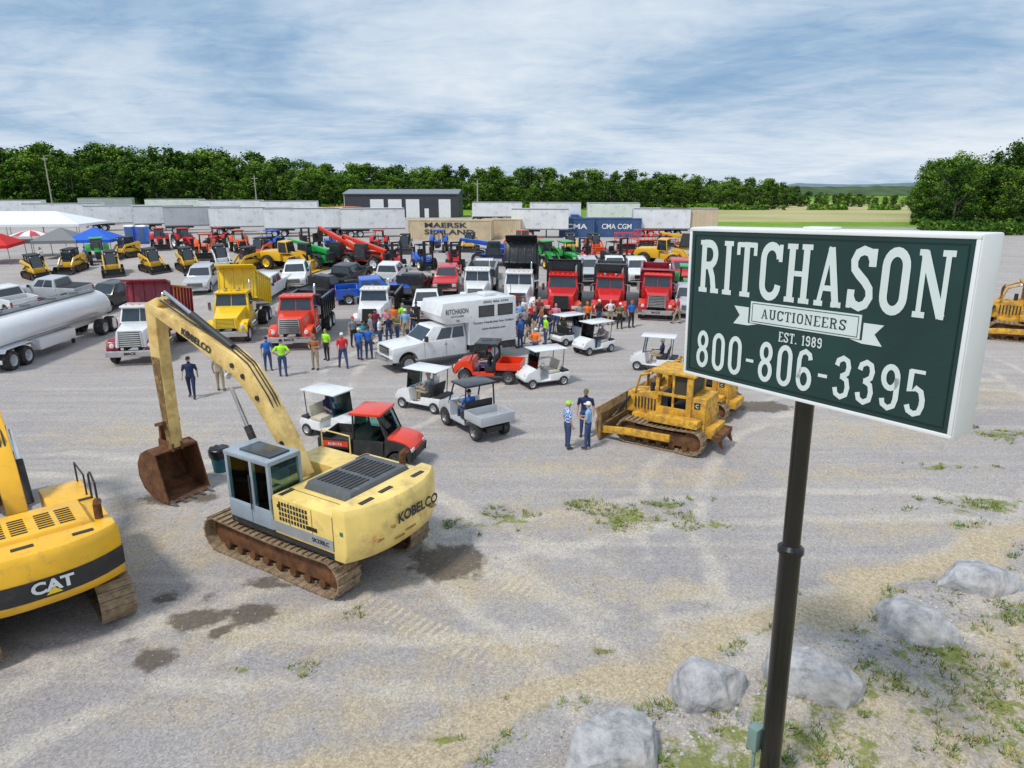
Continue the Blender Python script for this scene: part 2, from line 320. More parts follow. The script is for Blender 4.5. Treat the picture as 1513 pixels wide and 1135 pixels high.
def auction_truck():
    o=thing('office_truck','truck'); P=paint('white')
    b=MB(); b.prism(prof(-.9,3.35,.55,[(3.42,.6),(3.45,1.0),(3.35,1.32),(1.7,1.45),(-.9,1.45)],[(2.55,.56,.5)]),-1.02,1.02); b.build('body',P,o,.05)
    d=(-.88,1.75,1.0,1.43,-.85,1.0,.82,2.15); MB().frus(d).build('cab',P,o,.04); glasses(o,d,1,0,((.3,.62),(.66,.95)),(.1,.86))
    b=MB(); pr=[(-3.95,1.0),(-.95,1.0),(-.95,2.25),(.35,2.25),(.75,2.75),(.55,3.4),(-3.95,3.45)]; b.prism(pr,-1.2,1.2); b.build('office_box',P,o,.04)
    for s_ in(-1,1):
        for x0,x1 in((-3.7,-2.8),(-2.5,-1.6)): 
            b=MB(); b.box(x0,x1,s_*1.195,s_*1.22,2.5,3.05,0); b.box(x0-.04,x1+.04,s_*1.19,s_*1.21,2.46,3.09,1); b.build('side_window',[GLASS,DARK],o)
        rr=(-s_,0,0); GP=M('sign_green_paint',(.01,.08,.06),.4)
        txt('RITCHASON',o,(-.25,s_*1.2,2.92),rr,(0,0,1),.28,1.35,GP); txt('AUCTIONEERS',o,(-.25,s_*1.2,2.65),rr,(0,0,1),.09,.8,GP)
        txt('Turning Headaches Into Dollars',o,(-2.5,s_*1.2,2.15),rr,(0,0,1),.17,2.6,DARK); txt('(800) 806-3395',o,(-2.65,s_*1.2,3.25),rr,(0,0,1),.15,1.6,DARK)
        txt('www.ritchason.com',o,(-2.5,s_*1.2,1.82),rr,(0,0,1),.12,1.5,DARK); txt('RA',o,(-.3,s_*1.2,2.42),rr,(0,0,1),.12,.2,GP)
        wheel(o,2.55,s_*.9,.44,.3,'silver',.44); wheel(o,-2.6,s_*.95,.44,.3,'silver',.44)
        MB().box(3.38,3.46,s_*.62,s_*.98,.95,1.25).build('headlight',LAMP,o,.02); MB().box(1.5,1.65,s_*1.05,s_*1.28,1.5,1.78).build('mirror',DARK,o,.02)
        MB().box(.3,.45,s_*1.02,s_*1.05,1.2,1.25).build('door_handle',CHROME,o)
        b=MB()
        for x in(-.85,.35,1.6): b.box(x,x+.015,s_*1.02,s_*1.026,.65,1.42)
        b.build('door_seam',DARK,o)
        b=MB(); b.prism(prof(-3.95,-1.0,.6,[(-1,.99),(-3.95,.99)],[(-2.6,.54,.46)]),s_*1.18,s_*1.12); b.build('skirt_panel',DARK,o)
    b=MB(); b.box(3.42,3.48,-.58,.58,.9,1.28); 
    for k in range(3): b.box(3.47,3.5,-.55,.55,.96+k*.1,1.0+k*.1,1)
    b.build('grille',[DARK,CHROME],o); MB().box(3.42,3.6,-1,1,.5,.78).build('bumper',CHROME,o,.04)
    MB().box(-3.2,-2.4,-.4,.4,3.44,3.62).build('roof_unit',P,o,.04); MB().tube([(-3.8,.9,3.4),(-3.8,.9,4.1)],.015,5).build('antenna',DARK,o)
    MB().box(-3.9,3.2,-.45,.45,.55,.95).build('chassis',DARK,o)
    return o
def golf_cart(c='white',seat='cream'):
    o=thing('golf_cart','golf cart'); P=paint(c); r=.24
    b=MB(); b.prism([(-1.15,.3),(-.75,.3),(-.7,.28),(.35,.28),(.6,.3),(1.25,.38),(1.28,.52),(1.1,.78),(.68,.95),(.5,.92),(.42,.36),(-.1,.36),(-.12,.62),(-1.1,.66),(-1.2,.5)],-.55,.55); b.build('body',P,o,.035)
    b=MB(); b.box(-.62,-.08,-.5,.5,.64,.78); b.prism([(-.66,.78),(-.55,.78),(-.66,1.2),(-.74,1.2)],-.5,.5); b.build('seat',CREAM if seat=='cream' else SEAT,o,.04)
    b=MB(); b.box(-1.12,-.78,-.48,.48,.64,.74); b.build('rear_deck',DARK,o,.02)
    b=MB(); b.box(-1.0,.75,-.58,.58,1.78,1.83); b.build('roof',P if c=='white' else SEAT,o,.022)
    for s_ in(-1,1):
        MB().tube([(.62,s_*.5,.9),(.5,s_*.52,1.79)],.02,6).build('roof_post',DARK,o); MB().tube([(-.75,s_*.5,.6),(-.82,s_*.52,1.79)],.02,6).build('roof_post',DARK,o)
        wheel(o,.88,s_*.5,r,.2,'silver'); wheel(o,-.8,s_*.5,r,.2,'silver'); lamps(o,[(1.17,s_*.38,.66)],.07)
    MB().pane([(.64,-.5,.95),(.64,.5,.95),(.52,.5,1.76),(.52,-.5,1.76)],0,1,0,1,.005).build('windshield',CLEAR,o)
    b=MB(); b.lathe([(-.012,.16),(0,.175),(.012,.16),(0,.145)],18,ax='x',closed=True); b.tube([(0,0,0),(.3,0,-.25)],.018,6); q=b.build('steering_wheel',DARK,o,loc=(.22,.25,1.0)); q.rotation_euler=(0,-.5,0)
    MB().box(-1.1,1.1,-.3,.3,.2,.3).build('chassis',DARK,o)
    return o
def utv(c='orr',closed=True,roof='orr',box='dkgrey'):
    o=thing('utility_vehicle','utility vehicle'); P=paint(c); r=.33
    hp=[(1.68,.55),(1.66,.75),(1.58,.9),(1.42,1.0),(1.1,1.08),(.75,1.12),(.7,.5),(-.35,.5)]
    b=MB(); b.prism(prof(-.35,1.6,.38,hp,[(1.15,.42,.33)]),-.7,.7); b.build('body',DARK if closed else P,o,.05)
    if closed: b=MB(); b.prism([(.78,.9),(1.5,.82),(1.7,.7),(1.7,.8),(1.6,.93),(1.42,1.04),(1.1,1.12),(.76,1.16)],-.66,.66); b.build('hood',P,o,.05)
    b=MB(); b.box(1.6,1.7,-.62,.62,.42,.68); b.tube([(1.74,-.5,.45),(1.78,-.5,.75),(1.78,.5,.75),(1.74,.5,.45)],.025,6); b.build('front_guard',DARK,o)
    b=MB(); b.box(-.3,.15,-.6,.6,.55,.8); b.prism([(-.34,.8),(-.2,.8),(-.3,1.3),(-.38,1.3)],-.6,.6); b.build('seat',SEAT,o,.04)
    d=(-.4,.85,.7,.95,-.36,.5,.62,1.9)
    b=MB(); b.box(-.5,.62,-.7,.7,1.88,1.98); b.build('roof',paint(roof),o,.05)
    for s_ in(-1,1):
        for p,q in(((.85,s_*.68,1.0),(.5,s_*.62,1.9)),((-.38,s_*.68,.5),(-.38,s_*.62,1.9))): MB().tube([p,q],.035,6).build('roof_post',DARK,o)
        wheel(o,1.15,s_*.62,r,.26,'grey'); wheel(o,-1.05,s_*.62,r,.28,'grey')
        MB().box(1.58,1.7,s_*.4,s_*.66,.72,.84).build('headlight',LAMP,o,.02)
        if closed: MB().box(-.36,.7,s_*.7,s_*.735,.45,1.05).build('door',DARK,o,.02)
    if closed: glasses(o,d,1,1,((.06,.94),),(.08,.95),mat=CLEAR,off=.004)
    b=MB(); b.lathe([(-.012,.16),(0,.175),(.012,.16),(0,.145)],18,ax='x',closed=True); q=b.build('steering_wheel',DARK,o,loc=(.45,.3,1.2)); q.rotation_euler=(0,-.5,0)
    b=MB(); x0,x1=-1.65,-.45; b.box(x0,x1,-.74,.74,.68,.74); b.box(x0,x0+.04,-.74,.74,.72,1.05); b.box(x1-.04,x1,-.74,.74,.72,1.05); b.box(x0,x1,-.76,-.72,.72,1.05); b.box(x0,x1,.72,.76,.72,1.05); b.build('cargo_box',DARK if closed else paint(box),o,.01)
    MB().box(-1.4,1.3,-.35,.35,.3,.5).build('chassis',DARK,o)
    if box=='dkgrey': 
        for s_ in(-1,1): MB().box(-1.5,-.55,s_*.755,s_*.775,.78,.97).build('side_stripe',P,o); txt('KUBOTA',o,(-1.0,s_*.775,.87),(-s_,0,0),(0,0,1),.09,.5,paint('white'))
        MB().box(x0-.02,x0,-.5,.5,.78,.95).build('tailgate_stripe',P,o)
    return o
# ------------------------------------------------------------ tracks and machines
def track(par,x0,x1,y,w,r,mat=TRACKM,z0=.0,pitch=.2):
    z=z0+r; L=x1-x0-2*r; per=2*L+2*PI*r; n=int(per/pitch); b=MB()
    for i in range(n):
        s_=i*per/n
        if s_<L: p=(x0+r+s_,z-r+.03); a=0
        elif s_<L+PI*r: t=(s_-L)/r; p=(x1-r+math.sin(t)*(r-.03),z-math.cos(t)*(r-.03)); a=t
        elif s_<2*L+PI*r: q_=(s_-L-PI*r); p=(x1-r-q_,z+r-.03-.05*math.sin(PI*q_/L)); a=PI
        else: t=(s_-2*L-PI*r)/r; p=(x0+r-math.sin(t)*(r-.03),z+math.cos(t)*(r-.03)); a=PI+t
        X=Matrix.Translation((p[0],y,p[1]))@Matrix.Rotation(-a,4,'Y')
        b.box(-pitch*.47,pitch*.47,-w/2,w/2,-.02,.02,0,X); b.box(-pitch*.4,-pitch*.25,-w/2,w/2,-.065,-.02,0,X); b.box(-pitch*.4,pitch*.4,-.1,.1,.02,.07,0,X)
    t=b.build('track',mat,par)
    b=MB(); b.beam([(x0+r,z),(x1-r,z)],r*.5,y-w*.22,y+w*.22); b.build('track_frame',RUST if mat is TRACKM else mat,t,.02)
    for xx in(x0+r,x1-r): MB().lathe([(-w*.2,.001),(-w*.2,r*.5),(-w*.1,r*.85),(w*.1,r*.85),(w*.2,r*.5),(w*.2,.001)],18,c=(xx,y,z)).build('sprocket',RUST,t)
    b=MB(); m=max(3,int(L/.45))
    for k in range(m): b.lathe([(-w*.3,.001),(-w*.3,.11),(w*.3,.11),(w*.3,.001)],10,c=(x0+r+L*(k+.5)/m,y,z0+.2))
    b.build('roller',RUST,t)
def cyl2(par,a,b_,r=.07,name='hydraulic_cylinder'):
    a=Vector(a);b_=Vector(b_); m=a+(b_-a)*.58; b=MB(); b.tube([a,m],r,10,0); b.tube([m,b_],r*.55,10,1); b.build(name,[DARK,CHROME],par)
def excavator(style):
    o=thing('excavator','excavator'); K=style=='K'; Y=OLDYEL if K else CATM
    for s_ in(-1,1): track(o,-2.5 if K else -3.1,2.45,s_*1.28,.72,.48,pitch=.21)
    b=MB(); b.box(-1.2,1.2,-.95,.95,.45,.85); b.lathe([(.8,.85),(1.05,.85)],24,ax='z'); b.build('undercarriage',DARK,o)
    MB().box(-2.5,1.3,-1.55,1.55,1.05,1.25).build('platform',DARK,o,.03)
    b=MB(); b.box(-2.45,-.4,-1.6,1.6,1.22,2.2); b.build('engine_housing',Y,o,.06)
    b=MB(); b.box(-.38,1.35,-1.6,-.62,1.22,2.05); b.build('tool_housing',Y,o,.05)
    b=MB(); b.box(-.38,.7,-.6,.5,1.22,1.6); b.build('swing_deck',DARK,o)
    cp=[(-2.4,-1.6)]+[(-2.78-.5*(1-abs(math.sin(a))**2.6),1.6*math.sin(a)) for a in [R(-84+168*k/14) for k in range(15)]]+[(-2.4,1.6)]
    b=MB(); n=len(cp); v=[]
    for zz,sc in((1.08,.8),(1.3,.97),(1.5,1),(2.2,.98),(2.36,.88)): v+=[(x if i in(0,n-1) else -2.4+(x+2.4)*sc,y*(.97 if zz>2.3 else 1),zz) for i,(x,y) in enumerate(cp)]
    fs=[tuple(range(n)),tuple(reversed(range(4*n,5*n)))]
    for l in range(4): fs+=[(l*n+i,l*n+(i+1)%n,(l+1)*n+(i+1)%n,(l+1)*n+i) for i in range(n)]
    b.add(v,fs); b.build('counterweight',Y,o,.02)
    xb=-3.285
    if not K:
        b=MB(); v=[]
        for zz,sc in((1.34,.99),(1.5,1.015),(1.8,1.01)): v+=[(-2.4+(x+2.4)*sc,y*1.008,zz) for x,y in cp]
        b.add(v,[(l*n+i,l*n+i+1,(l+1)*n+i+1,(l+1)*n+i) for i in range(n-1) for l in(0,1)]); b.build('black_band',DARK,o)
        txt('CAT',o,(xb-.015,-.15,1.62),(0,-1,0),(0,0,1),.28,.78,paint('white'),.04,off=.02)
        b=MB(); b.add([(xb-.045,.0,1.42),(xb-.045,-.3,1.42),(xb-.045,-.15,1.57)],[(0,1,2)]); b.build('logo_triangle',paint('yellow'),o,sm=0)
        txt('CAT',o,(-1.6,1.6,1.8),(-1,0,0),(0,0,1),.3,.8,DARK,.04,off=.02)
    else:
        txt('KOBELCO',o,(xb-.0,-.3,1.85),(0,-1,0),(0,0,1),.27,1.45,DARK,.04,off=.025)
        txt('SK330LC',o,(-2.0,1.6,1.43),(-1,0,0),(0,0,1),.11,.55,DARK,.03,off=.02)
        b=MB(); b.box(-2.4,-.3,1.598,1.612,1.3,1.56); b.build('side_stripe',M('graphite_paint',(.33,.34,.35),.4),o)
        b=MB(); b.box(-2.72,-2.62,1.55,1.6,1.75,1.85); b.build('warning_sticker',M('sticker_green',(.03,.2,.1),.5),o)
        b=MB(); b.box(-1.9,-1.6,1.6,1.606,1.62,1.72); b.build('warning_sticker',M('sticker_black',(.02,.02,.02),.5),o)
        SC=M('scraped_paint',(.4,.24,.08),.8,var=.5,scale=8)
        for (y,z,w_,h_) in((.9,1.55,.22,.05),(-.2,1.42,.35,.04),(.5,1.68,.1,.06),(-1.0,1.6,.18,.04),(.2,1.35,.3,.03)): MB().box(xb-.006,xb+.15,y,y+w_,z,z+h_).build('paint_scrape',SC,o)
    b=MB()
    for x in(-2.42,-1.75,-1.0): b.box(x,x+.016,1.598,1.606,1.3,2.15); b.box(x,x+.016,-1.606,-1.598,1.3,2.15)
    b.box(-2.4,-.45,1.1,1.116,2.195,2.207); b.box(-2.43,-2.41,-1.55,1.55,2.195,2.207)
    b.build('panel_seam',SEAM,o)
    HM=M('engine_cover_grey',(.1,.11,.12),.5,dirt=.2,dcol=(.25,.2,.14)) if K else CATM
    b=MB(); b.hexa([(-2.35,-1.25,2.18),(-.75,-1.25,2.18),(-.75,.95,2.18),(-2.35,.95,2.18),(-2.25,-1.15,2.4),(-.85,-1.15,2.4),(-.85,.85,2.4),(-2.25,.85,2.4)])
    hd=b.build('engine_hood',HM,o,.05)
    for j0,j1 in((-.9,-.1),(.05,.7)) if K else ((-.9,-.6),(-.5,-.2),(.0,.3),(.4,.7)):
        b=MB()
        for k in range(9 if K else 7): b.box(-2.1+k*.13,-2.1+k*.13+(.06 if K else .035),j0,j1,2.4,2.42)
        b.build('hood_louvre',DARK,hd)
    MB().tube([(-1.9,-1.38,2.15),(-1.9,-1.38,2.55),(-2.05,-1.38,2.68)],.09,12).build('exhaust_pipe',RUST,o)
    b=MB()
    for k in range(10):
        for j in range(4): b.box(-1.6+k*.1,-1.54+k*.1,1.6,1.612,1.62+j*.13,1.71+j*.13)
    b.build('side_grille',DARK,o)
    both(o,'door_latch',DARK,lambda b,s_:b.box(-.7,-.6,s_*1.6,s_*1.625,1.95,2.02))
    for (x,y) in((-2.8,.9),(-2.8,-.9),(-2.75,.2),(-.6,1.3),(-.55,-1.3)): zt=2.2 if x>-2.5 else 2.36; MB().box(x-.06,x+.06,y-.2,y+.2,zt,zt+.02).build('non_slip_pad',DARK,o)
    MB().tube([(.1,-1.5,2.05),(.1,-1.5,2.6),(1.2,-1.5,2.6),(1.2,-1.5,2.05)],.022,6).build('handrail',DARK if not K else Y,o)
    if not K: MB().tube([(-.6,-1.5,2.2),(-.6,-1.5,2.85),(-.9,-1.5,3.0),(-1.3,-1.5,2.85),(-1.3,-1.5,2.2)],.025,6).build('handrail',DARK,o)
    GR=M('cab_grey_paint',(.33,.39,.45),.4,coat=.2,dirt=.12,dcol=(.2,.17,.12)) if K else CATM
    x0,x1,y0,y1,z0,z1=-.38,1.3,.6,1.6,1.25,3.0
    cb=MB(); cb.box(x0,x1-.05,y0,y1,z0,z0+.5)
    for (x,y) in((x0,y0),(x0,y1-.09),(x0+.62,y1-.09),(x1-.15,y0),(x1-.15,y1-.09)): cb.box(x,x+.1,y,y+.09,z0+.48,z1-.08)
    cb.box(x0,x1-.02,y0,y1,z1-.12,z1); cb.box(x0,x0+.06,y0,y1,z0+.4,z0+.85)
    cab=cb.build('cab',GR,o,.03)
    SG=M('seat_grey_fabric',(.12,.14,.15),.8)
    MB().box(x0+.25,x0+.8,y0+.22,y1-.25,z0+.5,z0+.7).build('seat',SG,cab,.05); MB().box(x0+.2,x0+.36,y0+.22,y1-.25,z0+.7,z0+1.3).build('seat_back',SG,cab,.05)
    MB().box(x0+.15,x1-.4,y0+.2,y1-.2,z1,z1+.05).build('roof_hatch',M('roof_hatch_tint',(.05,.06,.07),.2),cab,.02)
    for nm,P_ in(('side_window',[(x1-.16,y1-.02,z0+.5),(x0+.73,y1-.02,z0+.5),(x0+.73,y1-.02,z1-.12),(x1-.16,y1-.02,z1-.12)]),('side_window',[(x0+.6,y1-.02,z0+.5),(x0+.1,y1-.02,z0+.5),(x0+.1,y1-.02,z1-.12),(x0+.6,y1-.02,z1-.12)]),
        ('windshield',[(x1-.06,y0+.09,z0+.5),(x1-.06,y1-.09,z0+.5),(x1-.12,y1-.09,z1-.12),(x1-.12,y0+.09,z1-.12)]),('rear_window',[(x0+.04,y1-.09,z0+.85),(x0+.04,y0+.09,z0+.85),(x0+.04,y0+.09,z1-.12),(x0+.04,y1-.09,z1-.12)]),
        ('side_window',[(x0+.1,y0+.02,z0+.5),(x1-.16,y0+.02,z0+.5),(x1-.16,y0+.02,z1-.12),(x0+.1,y0+.02,z1-.12)])):
        MB().pane(P_,0,1,0,1,.006).build(nm,CLEAR,o)
    b=MB(); b.box(x0+.75,x1-.1,y1,y1+.02,z0+.05,z0+.46); b.build('door_panel',GR,o,.01)
    MB().tube([(x0+.7,y1+.04,z0+.4),(x0+.7,y1+.04,z0+1.3)],.018,6).build('grab_rail',DARK,o)
    MB().box(x1-.15,x1-.05,y0-.25,y0-.05,2.4,2.75).build('mirror',DARK,o,.02)
    BY=BOOMY if K else Y
    if K: bp=[(.3,1.9),(.8,2.8),(1.6,3.9),(2.1,4.42),(2.5,4.66),(4.3,5.33),(6.05,5.88)]
    else: bp=[(.3,1.9),(.9,2.9),(1.9,3.7),(2.6,4.1),(3.4,4.4),(4.6,4.6),(6.0,4.6)]
    MB().beam(bp,[.16,.21,.26,.3,.3,.21,.14],-.25,.19).build('boom',BY,o,.03)
    b=MB(); b.beam(bp,[.12,.17,.22,.26,.26,.17,.1],-.258,-.251); b.build('boom_side_plate',Y,o)
    b=MB()
    for (x,z) in bp[1:-1]: b.tube([(x,-.28,z),(x,.23,z)],.07,10)
    b.build('boom_pin',DARK,o)
    dz=0 if K else -1.25
    sk=[(5.6,6.12+dz),(6.05,5.9+dz),(6.13,4.4+dz*.5),(6.1,2.7),(6.05,1.55)]
    MB().beam(sk,[.1,.26,.24,.17,.11],-.2,.16).build('stick',BY,o,.03)
    GM=M('dried_mud',(.2,.12,.05),.9,var=.5,dirt=.4,dcol=(.55,.36,.12))
    b=MB(); b.beam(sk[2:],[.21,.15,.1],-.206,-.201); b.beam(sk[2:],[.21,.15,.1],.161,.167); b.build('stick_grime',GM,o)
    for s_ in(-.4,.34): cyl2(o,(1.25,s_,1.75),(2.45,s_,4.1+dz*.5),.1)
    cyl2(o,(2.7,-.02,5.08+dz*.7),(5.5,-.02,6.35+dz),.1); cyl2(o,(6.45,-.02,5.4+dz),(6.5,-.02,2.3),.08)
    b=MB(); b.beam([(6.05,2.4),(6.5,2.25)],.05,-.28,-.2); b.beam([(6.05,2.4),(6.5,2.25)],.05,.2,.28); b.beam([(6.5,2.25),(6.55,1.6)],.05,-.18,.14); b.build('bucket_linkage',RUST,o)
    for s_ in(-.14,-.05,.08): MB().tube([(.6,s_,2.6+dz*.1),(1.3,s_,3.95+dz*.3),(2.0,s_,4.75+dz*.6),(3.0,s_,5.25+dz*.9),(4.4,s_,5.68+dz),(5.6,s_,6.12+dz)],.022,6).build('hydraulic_hose',DARK,o)
    cx,cz=6.35,.85; arc_=[(6.0,1.72),(6.45,1.82),(6.85,1.6),(7.1,1.2),(7.12,.75),(6.9,.35),(6.5,.12),(6.0,.06),(5.55,.06)]
    b=MB(); inn=[(x+(cx-x)*.07,z+(cz-z)*.07) for x,z in arc_]
    for i in range(len(arc_)-1): b.prism([arc_[i],arc_[i+1],inn[i+1],inn[i]],-.75,.75)
    b.prism(arc_,-.79,-.75); b.prism(arc_,.75,.79); 
    for s_ in(-.2,.12): b.beam([(5.9,1.8),(6.7,1.85)],.14,s_,s_+.06)
    bk=b.build('bucket',RUST,o); bk.scale=(.9,.9,.9); bk.location=(.6,0,-.03)
    for k in range(5):
        y=-.68+k*.34; MB().hexa([(5.25,y-.03,.05),(5.6,y-.07,.02),(5.6,y+.07,.02),(5.25,y+.03,.05),(5.25,y-.03,.08),(5.6,y-.07,.15),(5.6,y+.07,.15),(5.25,y+.03,.08)]).build('tooth',STEEL,bk)
    if K:
        for s_,yy in((1,.192),(-1,-.26)):
            p,q=Vector((3.2,yy,4.9)),Vector((4.7,yy,5.43)); r=(q-p).normalized()*(-s_); up=Vector((0,0,1)); up=(up-r*up.dot(r)).normalized()
            txt('KOBELCO',o,(p+q)/2,r,up,.21,1.3,DARK,.04,off=.02)
        for s_ in(1,-1): MB().lathe([(0,.09),(.09,.08),(.1,.001)],12,ax='x').build('work_lamp',LAMP,o,loc=(2.5,s_*.32,4.4))
    return o
def dozer(cabbed=1,rip=1):
    o=thing('bulldozer','bulldozer')
    for s_ in(-1,1): track(o,-1.65,1.65,s_*.95,.5,.42,pitch=.18)
    MB().box(-1.5,1.3,-.68,.68,.45,.95).build('hull',DOZYEL,o,.04)
    b=MB(); b.hexa([(.25,-.5,.95),(1.65,-.42,.9),(1.65,.42,.9),(.25,.5,.95),(.25,-.5,1.75),(1.62,-.42,1.6),(1.62,.42,1.6),(.25,.5,1.75)]); b.build('engine_hood',DOZYEL,o,.04)
    b=MB(); b.box(1.64,1.7,-.38,.38,.9,1.55)
    for k in range(8): b.box(1.7,1.72,-.35,.35,.95+k*.07,.98+k*.07,1)
    b.build('radiator_grille',[DARK,DOZYEL],o)
    both(o,'track_cover',DOZYEL,lambda b,s_:b.box(-1.4,.5,s_*.7,s_*1.15,.9,1.15),.03)
    both(o,'hood_vent',DARK,lambda b,s_:[b.box(.45+k*.13,.5+k*.13,s_*.49,s_*.5,1.1,1.5) for k in range(7)])
    b=MB(); b.box(-1.5,-.85,-.66,.66,.95,1.8); b.build('fuel_tank',DOZYEL,o,.05)
    MB().box(-.7,-.15,-.32,.32,.95,1.4).build('seat',SEAT,o,.05); MB().box(-.78,-.62,-.32,.32,1.35,1.9).build('seat_back',SEAT,o,.05)
    b=MB(); b.box(.0,.25,-.45,.45,.95,1.75); b.build('dashboard',DARK,o,.03)
    b=MB()
    for s_ in(-1,1):
        b.box(-.98,-.78,s_*.72,s_*.58,.9,2.5); b.box(.3,.42,s_*.64,s_*.5,1.6,2.5); b.box(-.85,.35,s_*.66,s_*.58,1.72,1.82); b.box(-.3,-.22,s_*.66,s_*.58,1.1,2.5); b.tube([(1.3,s_*.44,1.6),(1.1,s_*.5,2.25),(.35,s_*.6,2.52)],.045,6)
        b.box(-.9,.35,s_*.68,s_*.6,.95,1.35)
    b.tube([(1.1,-.5,2.25),(1.1,.5,2.25)],.045,6)
    b.build('roll_cage',DOZYEL,o,.01)
    if cabbed:
        for s_ in(-1,1): MB().box(-.78,-.3,s_*.6,s_*.615,1.82,2.44).build('side_screen',M('mesh_screen',(.05,.045,.03),.7),o)
        MB().box(-.93,-.9,-.56,.56,1.85,2.44).build('rear_screen',M('mesh_screen'),o)
    b=MB(); b.box(-1.1,.6,-.78,.78,2.48,2.57); b.build('canopy_roof',DOZYEL,o,.03)
    b=MB(); b.tube([(1.2,-.45,1.6),(1.2,-.45,2.15),(1.1,-.45,2.3)],.05,10); b.build('exhaust_stack',RUST,o)
    MB().tube([(.7,.25,1.65),(.7,.25,2.0)],.08,12).build('air_cleaner',DARK,o)
    both(o,'push_arm',DOZYEL,lambda b,s_:b.beam([(-.5,.5),(1.2,.45),(2.2,.35)],.12,s_*1.25,s_*1.36),.02)
    bl=[(2.15,.05),(2.28,.3),(2.3,.6),(2.22,.9),(2.35,1.12),(2.42,1.1),(2.3,.88),(2.38,.6),(2.36,.3),(2.24,.02)]
    b=MB(); b.prism([(x,z) for x,z in bl],-1.5,1.5); b.box(2.15,2.26,-1.5,-1.4,.1,1.0); b.box(2.15,2.26,1.4,1.5,.1,1.0); b.box(2.12,2.25,-1.4,1.4,.4,.55); b.build('blade',M('blade_brown_paint',(.33,.2,.08),.7,dirt=.5,bump=.3),o)
    for s_ in(-1,1): cyl2(o,(1.45,s_*.55,1.45),(2.2,s_*.5,.6),.06)
    MB().box(-1.85,-1.5,-.6,.6,.5,.85).build('drawbar_block',DOZYEL,o,.03)
    if rip:
        b=MB(); b.box(-2.1,-1.8,-.7,.7,.5,.65); 
        for y in(-.5,.5): b.prism([(-2.1,.7),(-1.95,.7),(-2.0,.35),(-2.15,.2),(-2.2,.22),(-2.12,.4)],y-.04,y+.04)
        b.build('ripper',RUST,o)
    for s_ in(-1,1): lamps(o,[(.6,s_*.6,2.42)],.07,'work_light')
    MB().box(-1.3,-1.08,.66,.672,1.45,1.66).build('badge',DARK,o); txt('C',o,(-1.19,.675,1.555),(-1,0,0),(0,0,1),.12,.11,paint('white'))
    return o
def loader(c='catyel'):
    o=thing('compact_track_loader','track loader'); P=paint(c)
    for s_ in(-1,1): track(o,-.95,.95,s_*.72,.34,.3,DARK,pitch=.16)
    MB().box(-1.1,.85,-.5,.5,.25,.95).build('body',P,o,.04); MB().box(-1.2,-.5,-.55,.55,.6,1.4).build('engine_cover',P,o,.08)
    d=(-.5,.75,.46,.9,-.55,.55,.44,2.0); b=MB()
    b.frus((-.5,.75,.46,.9,-.5,.75,.46,1.0)); b.box(-.62,.62,-.5,.5,1.98,2.08)
    for s_ in(-1,1):
        for x in(-.52,.05,.55): b.box(x,x+.08,s_*.5,s_*.43,.9,2.0)
    b.build('cab',DARK,o,.02); glasses(o,d,1,1,((.08,.92),),(.05,.95))
    both(o,'lift_arm',P,lambda b,s_:b.beam([(-1.1,1.3),(-.9,1.45),(.7,1.25),(1.15,.75),(1.25,.35)],[.12,.14,.11,.11,.09],s_*.56,s_*.66),.02)
    for s_ in(-1,1): cyl2(o,(-.9,s_*.61,.7),(.1,s_*.61,1.25),.045)
    b=MB(); b.prism([(1.25,.05),(1.95,.03),(1.98,.06),(1.35,.12),(1.3,.55),(1.45,.62),(1.42,.66),(1.22,.6)],-.9,.9); b.prism([(1.25,.05),(1.95,.03),(1.45,.62),(1.25,.6)],-.92,-.9); b.prism([(1.25,.05),(1.95,.03),(1.45,.62),(1.25,.6)],.9,.92); b.build('bucket',P if c!='catyel' else DARK,o)
    for s_ in(-1,1): lamps(o,[(.62,s_*.38,1.9)],.06)
    return o
